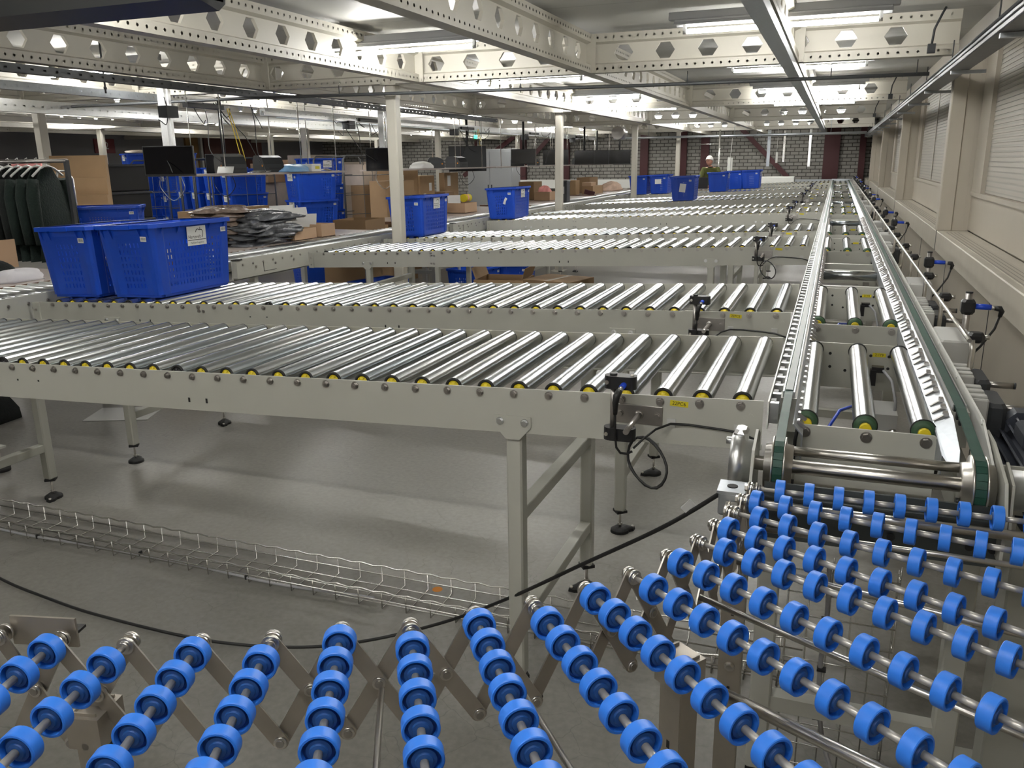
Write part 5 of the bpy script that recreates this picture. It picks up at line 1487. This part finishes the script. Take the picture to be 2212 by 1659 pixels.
# cartons behind the first column
carton('tall carton column covered in white labels, left of the first cream column', (-6.28, 11.55, 0), (.40, .55, 1.52), 'card', -.3, labels=[(-.18+.11*(k % 3), .55+.14*(k//3), .07, .10, 'x') for k in range(20)])
carton('plain tall carton left of the labelled column', (-6.62, 11.30, 0), (.30, .45, 1.30), 'card_dark', -.3)
carton('film-wrapped carton on top of the plain tall carton', (-6.68, 11.35, 1.305), (.40, .50, .30), 'film', -.3)
carton('tall brown carton right behind the first cream column', (-5.75, 10.45, 0), (.30, .60, 1.38), 'card', -.2)
for k, (x, y, z0, s, l) in enumerate(((-8.95, 13.3, 1.36, (.62, .6, .42), 'big film-wrapped carton on top of the far pallet'), (-8.3, 13.45, 1.31, (.55, .5, .34), 'film-wrapped carton right of the big one on the far pallet'), (-10.0, 13.5, 1.305, (.6, .5, .34), 'pale carton at the left of the far pallet'), (-9.45, 13.65, 1.305, (.45, .5, .40), 'narrow pale carton between wrapped ones on the far pallet'))):
    carton(l, (x, y, z0), s, 'film' if k < 2 else 'card_light', -.4)
mb = MB(); mb.box((0, 0, .65), (2.5, .8, 1.30), bev=.02); tag(mb.build('pallet_load', M['film'], None, (-9.1, 13.5, 0), (0, 0, -.4)), 'wrapped pallet load carrying the far cartons', 'pallet load')
# brown cardboard boards and black crates at the far left
for k, (dx, h, l) in enumerate(((0, 1.74, 'tallest flat cardboard board of the brown pack behind the clothes rack'), (.10, 1.50, 'second flat board of the brown pack behind the clothes rack'), (.20, 1.32, 'third flat board of the brown pack'), (.28, 1.16, 'front flat board of the brown pack behind the clothes rack'))):
    mb = MB(); mb.box((0, 0, h/2), (.60, .06, h)); tag(mb.build('cardboard_pack', M['card'], None, (-7.88+.07*k, 7.20-.085*k, 0), (0, 0, .42)), l, 'cardboard', 'flat cardboard pack')
rw = ('bottom', 'second', 'third', 'fourth', 'topmost')
def black_crate(label, x, y, z, rz):
    r = thing('black_crate', label, 'crate', (x, y, z), rz, 'black crates at far left')
    mb = MB(); mb.box((0, 0, .16), (.50, .60, .32), bev=.012, taper=.95); mb.build('crate_body', M['black'], r)
    mb = MB(); mb.box((0, 0, .31), (.54, .64, .03), bev=.006); mb.build('crate_rim', M['darkgrey'], r)
    mb = MB(); mb.box((0, -.315, .25), (.10, .03, .012)); mb.build('handle', M['boxgrey'], r)
for k in range(5): black_crate('%s black crate of the stack behind the second far-left column' % rw[k], -8.45, 8.25, .33*k, -.35)
for k in range(4): black_crate('%s black crate of the lower stack behind the cardboard pack' % rw[k], -9.05, 8.05, .33*k, -.35)
# clothes rack with dark garments
RK = thing('clothes_rack', 'black clothes rail rack at the left edge', 'clothes rack', (-6.5, 5.4, 0))
mb = MB(); mb.cyl((-1.0, .0, 1.665), (.46, .0, 1.665), .017, 12); mb.build('hanging_rail', M['stainless'], RK)
for x in (.45, -1.0):
    mb = MB(); mb.box((x, 0, .84), (.032, .032, 1.66)); mb.build('upright', M['darkgrey'], RK)
    mb = MB(); mb.box((x, 0, .05), (.04, .9, .04)); mb.build('foot_bar', M['darkgrey'], RK)
def garment(label, x, m, k):
    r = thing('hanging_garment', label, 'garment', (-6.5+x, 5.4, 1.665), 0.0, 'dark garments on the clothes rack')
    r.rotation_euler = (0, 0, .25+.05*math.sin(k*2.1))
    mb = MB(); mb.tube([(0, -.02, .02), (0, .01, .03), (0, .015, .0), (0, 0, -.035)], .0025, 6); mb.tube([(0, -.21, -.12), (0, -.1, -.06), (0, 0, -.035), (0, .1, -.06), (0, .21, -.12)], .010, 8); mb.build('hanger', M['hanger'], r)
    mb = MB(); rows = []
    for j in range(9):
        z_ = -.05-.78*(j/8); wv = .04+.20*min(1, j*.9); th = .028+.006*j/8
        if j == 0: wv = .06
        row = []
        for i in range(16):
            t = 2*PI*i/16; f = 1+.12*math.sin(5*t+k)*(j/8)
            row.append(mb.vert((th*math.sin(t)*f+.01*math.sin(j*.8+k), wv*math.cos(t)*f, z_-(.09*abs(math.cos(t)) if j in (1,) else 0))))
        rows.append(row)
    for A_, B_ in zip(rows, rows[1:]):
        for i in range(16):
            q = (i+1) % 16; mb.face([A_[i], A_[q], B_[q], B_[i]], 0, True)
    mb.face(rows[0]); mb.face(rows[-1][::-1]); mb.build('jacket', m, r)
    for s in (-1, 1):
        mb = MB(); mb.tube([(0, s*.215, -.15), (0, s*.25, -.30), (.01, s*.26, -.50), (.015, s*.255, -.68)], [.045, .052, .046, .040], 10); mb.build('sleeve', m, r)
n = 11
for k in range(n):
    l = ['leftmost', 'second', 'third', 'fourth', 'fifth', 'sixth', 'seventh', 'eighth', 'ninth', 'tenth', 'rightmost'][k]
    garment('dark green-black garment on the clothes rack, %s along the rail' % l, -.90+.112*k, M['garment_green'] if k > 7 else M['garment'], k)
mb = MB(); mb.box((0, 0, 0), (.30, .02, .12)); tag(mb.build('pink_card', M['pink'], None, (-7.35, 6.1, 1.60), (0, 0, .3)), 'pink card showing behind the clothes rail', 'card')
mb = MB(); mb.box((-7.35, 6.12, .78), (.03, .03, 1.56)); mb.build('stand', M['darkgrey'], bpy.data.objects['pink_card']).matrix_parent_inverse = bpy.data.objects['pink_card'].matrix_world.inverted()
mb = MB(); mb.tube([(0, 0, 0), (0, 0, 1.52), (.02, .02, 1.58), (.10, .08, 1.58), (.14, .1, 1.50), (.14, .1, 0)], .014, 8); tag(mb.build('hand_truck', M['wire'], None, (-7.10, 6.20, 0), (.0, -.0, .9)), 'bent white tubular trolley handle in front of the cardboard pack', 'hand truck')
# left wall furnishings
mb = MB(); mb.box((0, 0, 0), (.03, .62, .34), 0); o = tag(mb.build('aisle_sign', [M['signred'], M['paper']], None, (XL+.02, 16.35, 2.13)), 'dark red aisle sign reading 12 on the grey wall', 'sign')
mb = MB(); mb.add_text('12', .24, lambda u, v: (.017, u, v), 0); mb.build('lettering', M['boxgrey'], o)
mb = MB(); mb.box((XL+.03, 21.2, 1.2), (.06, 2.6, 2.4)); struct(mb.build('door_1', M['brownpanel']))
mb = MB(); mb.box((XL+.03, 19.4, 1.2), (.06, .5, 2.4)); struct(mb.build('door_2', M['ochre']))
mb = MB(); mb.box((XL+.05, 19.75, 1.2), (.08, .08, 2.4)); struct(mb.build('trim_12', M['boxgrey']))
# grey cabinet, dark wall equipment
def cabinet():
    r = thing('control_cabinet', 'tall grey control cabinet behind the tote at the second cream column', 'cabinet', (-7.35, 18.2, 0))
    mb = MB(); mb.box((0, 0, .95), (1.1, .5, 1.9), bev=.01); mb.build('cabinet_body', M['cabinet'], r)
    for s in (-1, 1):
        mb = MB(); mb.box((s*.27, -.255, .95), (.52, .015, 1.8), bev=.004); d = mb.build('cabinet_door', M['cabinet'], r)
        mb = MB(); mb.box((s*.04, -.27, 1.05), (.02, .02, .14)); mb.build('handle', M['darkgrey'], d)
cabinet()
mb = MB(); mb.cyl((0, 0, 0), (0, 0, .12), .025, 12, 1); mb.cyl((0, 0, .12), (0, 0, .18), .03, 12, 0); mb.cyl((0, 0, .18), (0, 0, .42), .006, 6, 2); tag(mb.build('signal_lamp', [M['greenlamp'], M['red'], M['darkgrey']], None, (-5.95, 13.9, 1.89)), 'green lit signal lamp above the large dark monitor', 'lamp')
mb = MB(); mb.cyl((0, 0, 0), (.0, .35, 0), .13, 20); tag(mb.build('duct_fan', M['stainless'], None, (-4.25, 17.3, 2.16)), 'round grey duct fan hung left of the third cream column', 'fan')
# power and data clutter on the rails
def clutter(label, y, x=-5.75):
    r = thing('cable_bundle', label, 'cables', (x, y, 2.10), 0, 'cable bundles over the shelves')
    rn = random.Random(int(y*10))
    for k in range(9):
        mb = MB(); p = V((rn.uniform(-.25, .3), rn.uniform(-.6, .6), rn.uniform(.02, .12))); e = V((rn.uniform(-.2, .35), p.y+rn.uniform(-.35, .35), rn.uniform(-.15, .1)-(.42 if k < 4 else 0)))
        m_ = (p+e)/2+V((rn.uniform(-.05, .05), rn.uniform(-.1, .1), -.14*rn.random())); mb.tube(smooth([p, p*.7+m_*.3+V((0, .03, -.05)), m_, e*.7+m_*.3, e], 5), .004, 6); mb.build('black_cable', M['cable'], r)
    for k in range(2 if y < 15 else 0):
        mb = MB(); mb.tube(smooth([(.1+.02*k, .1, .04), (.12+.03*k, .14, -.15), (.13+.02*k, .2+.03*k, -.40), (.14, .24, -.52)], 6), .0045, 6); mb.build('yellow_cable', M['yellowcable'], r)
    mb = MB(); mb.box((0, -.1, .05), (.06, .5, .04)); mb.build('power_strip', M['black'], r)
    mb = MB(); mb.box((-.02, -.55, -.02), (.10, .14, .10)); mb.build('adapter', M['darkgrey'], r)
    return r
for y, l in ((6.75, 'tangle of black and yellow cables above the first hanging shelf'), (9.95, 'tangle of cables above the monitor behind the first cream column'), (13.1, 'tangle of cables above the large dark monitor'), (16.4, 'tangle of cables above the shelf at the second cream column'), (19.6, 'tangle of cables above the wide monitor by the brick wall')): clutter(l, y, -5.72 if y > 7 else -5.62)
# hanging square posts and rods near the far wall
for k, (x, y, zb, w_, m_, l) in enumerate(((-1.65, 22.6, 1.42, .075, 'galv', 'hanging grey strut post with a black end, far right'), (-1.32, 23.3, 1.52, .05, 'wire', 'thin bright strut hanging right of the grey post'), (-.68, 22.9, 1.40, .06, 'bright_galv', 'perforated bright strut hanging near the dark red column'))):
    mb = MB(); mb.box((0, 0, (2.30-zb)/2), (w_, w_*.6, 2.30-zb)); tag(mb.build('hanging_strut', M[m_], None, (x, y, zb)), l, 'strut')
mb = MB(); mb.box((0, 0, .13), (.05, .03, .26)); mb.cyl((0, 0, .26), (0, 0, .85), .004, 6); tag(mb.build('socket_strip', M['whitepaint'], None, (-1.45, 22.7, 1.50)), 'white socket strip hanging between the far struts', 'socket strip')
mb = MB(); mb.box((0, 0, .55), (.07, .05, 1.10)); mb.box((.06, .02, .55), (.04, .04, 1.08)); mb.cyl((.03, 0, 1.1), (.05, .02, 1.55), .005, 6); mb.box((0, 0, .0), (.25, .25, .01)); tag(mb.build('white_post', M['whitepaint'], None, (-2.47, 21.4, .55)), 'pair of white upright profiles right of the white-haired person', 'post')
mb = MB(); mb.box((-2.47, 21.4, .275), (.20, .20, .55)); tag(mb.build('post_base', M['boxgrey']), 'grey base under the white upright profiles', 'base')
mb = MB(); mb.cyl((0, 0, 0), (0, 0, 1.75), .022, 10); mb.cyl((-.5, .02, 1.42), (0, .02, 1.42), .012, 8); tag(mb.build('pipe_stand', M['wire'], None, (-2.72, 21.45, .55)), 'thin bright upright pipe right behind the person', 'pipe')
mb = MB(); mb.box((-2.72, 21.45, .275), (.15, .15, .55)); mb.build('pipe_foot', M['boxgrey'], bpy.data.objects['pipe_stand']).matrix_parent_inverse = Matrix.Translation((2.72, -21.45, -.55))
mb = MB(); mb.box((0, 0, .10), (1.6, .5, .20), bev=.01); mb.box((0, 0, -.45), (1.5, .45, .9)); tag(mb.build('machine_cover', M['whitepaint'], None, (-1.85, 24.35, .93)), 'low white machine cover at the end of the farthest lane', 'machine cover')
mb = MB(); mb.cyl((0, 0, 0), (0, 0, .18), .05, 12); tag(mb.build('paper_cup', M['whitepaint'], None, (.84, 18.3, 1.062)), 'white cup standing on the far window ledge', 'cup')
# things on the floor under the lanes
carton('closed brown carton on the floor behind the second lane, under the third lane', (-2.42, 7.6, 0), (.52, .46, .52), 'card_dark', -.25)
tote('blue tote on the floor under the second walkway lanes', -4.0, 9.2, 0, -.2, 'blue totes on the floor', 0, shop=())
tote('blue tote on the floor behind the first collector corner', -4.55, 7.9, 0, -.3, 'blue totes on the floor', 0, shop=())
tote('blue tote on the floor under the lanes, left of the brown carton', -3.7, 9.9, 0, .2, 'blue totes on the floor', 0, shop=())
lump('garment_bag', 'black plastic sack on the floor under the collector conveyor', 'sack', (-4.45, 5.9, 0), (.55, .9, .40), M['polybag'], 41)
lump('garment_bag', 'dark brown sack on the floor left of the black sack', 'sack', (-4.6, 4.75, 0), (.5, .7, .36), M['card_dark'], 42)
lump('garment_bag', 'dark bundle on the floor below the left table', 'sack', (-5.3, 3.3, 0), (.7, 1.1, .45), M['garment'], 43)
mb = MB(); mb.box((0, 0, .003), (.42, .30, .004)); tag(mb.build('paper_sheet', M['boxgrey'], None, (-4.35, 4.05, 0), (0, 0, .4)), 'flat pale sheet lying on the floor at left under the second lane', 'paper')
carton('open brown carton with spread flaps on the floor behind the third lane', (-3.0, 7.65, 0), (.5, .45, .50), 'card', .1, True, .12)

# ------------------------------------------------------------------ the person
def person():
    r = thing('person', 'white-haired person in an olive shirt leaning forward behind the far totes', 'person', (-2.82, 20.85, 0))
    J = {}; verts, edges, rad = [], [], []
    def add(p, ra, par=None):
        verts.append(p); rad.append(ra)
        if par is not None: edges.append((par, len(verts)-1))
        return len(verts)-1
    pel = add((0, .12, .93), (.135, .105)); sp = add((0, .06, 1.10), (.13, .10), pel); ch = add((0, -.02, 1.28), (.16, .115), sp); nk0 = add((0, -.07, 1.41), (.075, .065), ch); nk = add((0, -.10, 1.47), (.052, .052), nk0)
    for s in (-1, 1):
        sh = add((s*.17, -.05, 1.37), (.062, .060), ch); el = add((s*.235, -.16, 1.12), (.045, .045), sh); wr = add((s*.17, -.36, 1.00), (.030, .028), el)
        hp = add((s*.095, .12, .86), (.088, .085), pel); kn = add((s*.11, .09, .48), (.058, .058), hp); an = add((s*.115, .13, .09), (.042, .042), kn); toe = add((s*.125, -.06, .045), (.036, .032), an)
    me = bpy.data.meshes.new('body'); me.from_pydata(verts, edges, []); 
    o = bpy.data.objects.new('body', me); COL.objects.link(o); o.parent = r
    md = o.modifiers.new('skin', 'SKIN'); md.use_smooth_shade = True
    for i, sv in enumerate(me.skin_vertices[0].data): sv.radius = rad[i]; sv.use_root = (i == 0)
    sb = o.modifiers.new('sub', 'SUBSURF'); sb.levels = 2; sb.render_levels = 2
    me.materials.append(M['skin'])
    # shirt and trousers follow the body
    def cloth(name, ch_, m, grow):
        vs, es, rs, mp = [], [], [], {}
        for c in ch_:
            for i in c:
                if i not in mp: mp[i] = len(vs); vs.append(verts[i]); rs.append((rad[i][0]+grow, rad[i][1]+grow))
            for a_, b in zip(c, c[1:]): es.append((mp[a_], mp[b]))
        mm = bpy.data.meshes.new(name); mm.from_pydata(vs, es, []); q = bpy.data.objects.new(name, mm); COL.objects.link(q); q.parent = r
        k = q.modifiers.new('skin', 'SKIN'); k.use_smooth_shade = True
        for i, sv in enumerate(mm.skin_vertices[0].data): sv.radius = rs[i]; sv.use_root = (i == 0)
        z_ = q.modifiers.new('sub', 'SUBSURF'); z_.levels = 2; z_.render_levels = 2
        mm.materials.append(m); return q
    cloth('shirt', [(0, 1, 2, 3), (2, 5, 6), (2, 12, 13)], M['shirt'], .016)
    cloth('trousers', [(0, 8, 9, 10), (0, 15, 16, 17)], M['trousers'], .014)
    # head looking down
    mb = MB(); n = 20; R = []
    for j in range(15):
        v = -PI/2+PI*j/14; row = []
        for i in range(n):
            t = 2*PI*i/n; x = .076*math.cos(v)*math.cos(t); y = .096*math.cos(v)*math.sin(t); z_ = .118*math.sin(v)
            f = max(0, -math.sin(t))
            if z_ < 0: x *= 1-.25*(-z_/.118); y = y*(1-.10*(-z_/.118)) - .012*f*(-z_/.118)
            if abs(x) < .02 and f > .6: y -= .020*math.exp(-((z_+.012)/.020)**2)
            if f > .6 and abs(abs(x)-.030) < .014: y += .010*math.exp(-((z_-.018)/.014)**2)
            if f > .6 and abs(x) < .028: y -= .006*math.exp(-((z_+.055)/.010)**2)
            row.append(mb.vert((x, y, z_)))
        R.append(row)
    for A_, B_ in zip(R, R[1:]):
        for i in range(n):
            q = (i+1) % n; mb.face([A_[i], A_[q], B_[q], B_[i]], 0, True)
    for s in (-1, 1):
        mb.lathe([(0, .0), (.006, .018), (.012, .024), (.016, .016), (.016, 0)], (s*.070, .005, .0), (s, .2, 0), 12)
        mb.lathe([(0, 0), (.003, .008), (.005, .004), (.006, 0)], (s*.030, -.086, .018), (0, -1, 0), 10, [1]*3)
    for s in (-1, 1): mb.tube([(s*.030+.018*math.cos(t), -.098, .016+.013*math.sin(t)) for t in [2*PI*k/12 for k in range(12)]], .002, 6, 1, True)
    hd = mb.build('head', [M['skin'], M['ink']], r, (-.02, -.17, 1.575), (.20, 0, -.30))
    mb = MB(); R = []
    for j in range(9):
        v = -.20+(PI/2+.20)*j/8; row = []
        for i in range(n):
            t = 2*PI*i/n; lift = .075*max(0, -math.sin(t))*max(0, 1-j/3)
            row.append(mb.vert((.085*math.cos(v)*math.cos(t), .004+.105*math.cos(v)*math.sin(t)+(.0 if math.sin(t) > -.3 else .006), .112*math.sin(v)+lift+.010)))
        R.append(row)
    for A_, B_ in zip(R, R[1:]):
        for i in range(n):
            q = (i+1) % n; mb.face([A_[i], A_[q], B_[q], B_[i]], 0, True)
    mb.build('hair', M['hair'], hd, solid=.006)
    mb = MB()
    mb.tube([(.062*math.cos(t), -.075+.058*math.sin(t), 1.44+.012*math.sin(t)) for t in [2*PI*k/16 for k in range(16)]], .013, 8, 0, True); mb.build('collar', M['black'], r)
    for s in (-1, 1):                                        # hands resting on the desk
        vs, es, rs = [(s*.17, -.36, 1.0), (s*.165, -.42, .985), (s*.16, -.455, .975)], [(0, 1), (1, 2)], [.026, .030, .030]
        for k in range(4):
            b0 = len(vs); x = s*(.132+.020*k); L_ = (.050, .062, .066, .055)[k]
            vs += [(x, -.47, .972), (x, -.47-L_*.55, .968), (x, -.47-L_, .950)]; es += [(2, b0), (b0, b0+1), (b0+1, b0+2)]; rs += [.010, .009, .008]
        b0 = len(vs); vs += [(s*.135, -.41, .978), (s*.110, -.445, .968), (s*.108, -.475, .958)]; es += [(1, b0), (b0, b0+1), (b0+1, b0+2)]; rs += [.011, .010, .009]
        mm = bpy.data.meshes.new('hand'); mm.from_pydata(vs, es, []); q = bpy.data.objects.new('hand', mm); COL.objects.link(q); q.parent = r
        k = q.modifiers.new('skin', 'SKIN'); k.use_smooth_shade = True
        for i, sv in enumerate(mm.skin_vertices[0].data): sv.radius = (rs[i], rs[i]*.8); sv.use_root = (i == 0)
        z_ = q.modifiers.new('sub', 'SUBSURF'); z_.levels = 1; z_.render_levels = 1
        mm.materials.append(M['skin'])
    for s in (-1, 1):
        mb = MB(); mb.box((s*.122, .02, .045), (.085, .26, .09), bev=.03); mb.build('shoe', M['black'], r)
person()
r = thing('work_desk', 'small desk with a black screen in front of the white-haired person', 'desk', (-2.85, 20.35, 0))
mb = MB(); mb.box((0, 0, .93), (.9, .40, .03)); mb.build('desk_top', M['table'], r)
for sx in (-1, 1):
    for sy in (-1, 1): mb = MB(); mb.box((sx*.41, sy*.16, .457), (.04, .04, .915)); mb.build('leg', M['darkgrey'], r)
mb = MB(); mb.box((0, 0, .13), (.40, .02, .26), 0, rot=(.1, 0, 0)); mb.box((0, .03, .006), (.2, .12, .012), 0); tag(mb.build('desk_screen', M['black'], None, (-3.0, 20.28, .945)), 'small black screen on the desk below the person', 'screen')

mb = MB(); mb.cyl((0, 0, 0), (0, 0, .40), .008, 8); mb.box((0, 0, .405), (.10, .05, .01)); mb.cyl((0, 0, .03), (0, 0, .05), .014, 6)
tag(mb.build('threaded_rod', M['darkgalv'], None, (-5.62, 5.5, 2.19)), 'dark threaded rod hanging from the deck at upper left', 'rod')
# ------------------------------------------------------------------ world / view
w = bpy.data.worlds.new('world'); SC.world = w; w.use_nodes = True
w.node_tree.nodes['Background'].inputs['Color'].default_value = (.5, .5, .5, 1)
w.node_tree.nodes['Background'].inputs['Strength'].default_value = .05
SC.view_settings.view_transform = 'Standard'; SC.view_settings.look = 'None'
SC.view_settings.exposure = 1.08; SC.view_settings.gamma = 1.0; SC.view_settings.use_curve_mapping = False
SC.cycles.use_denoising = True
SC.cycles.adaptive_threshold = .02
SC.cycles.max_bounces = 7; SC.cycles.diffuse_bounces = 4; SC.cycles.glossy_bounces = 4
SC.cycles.sample_clamp_indirect = 8.0
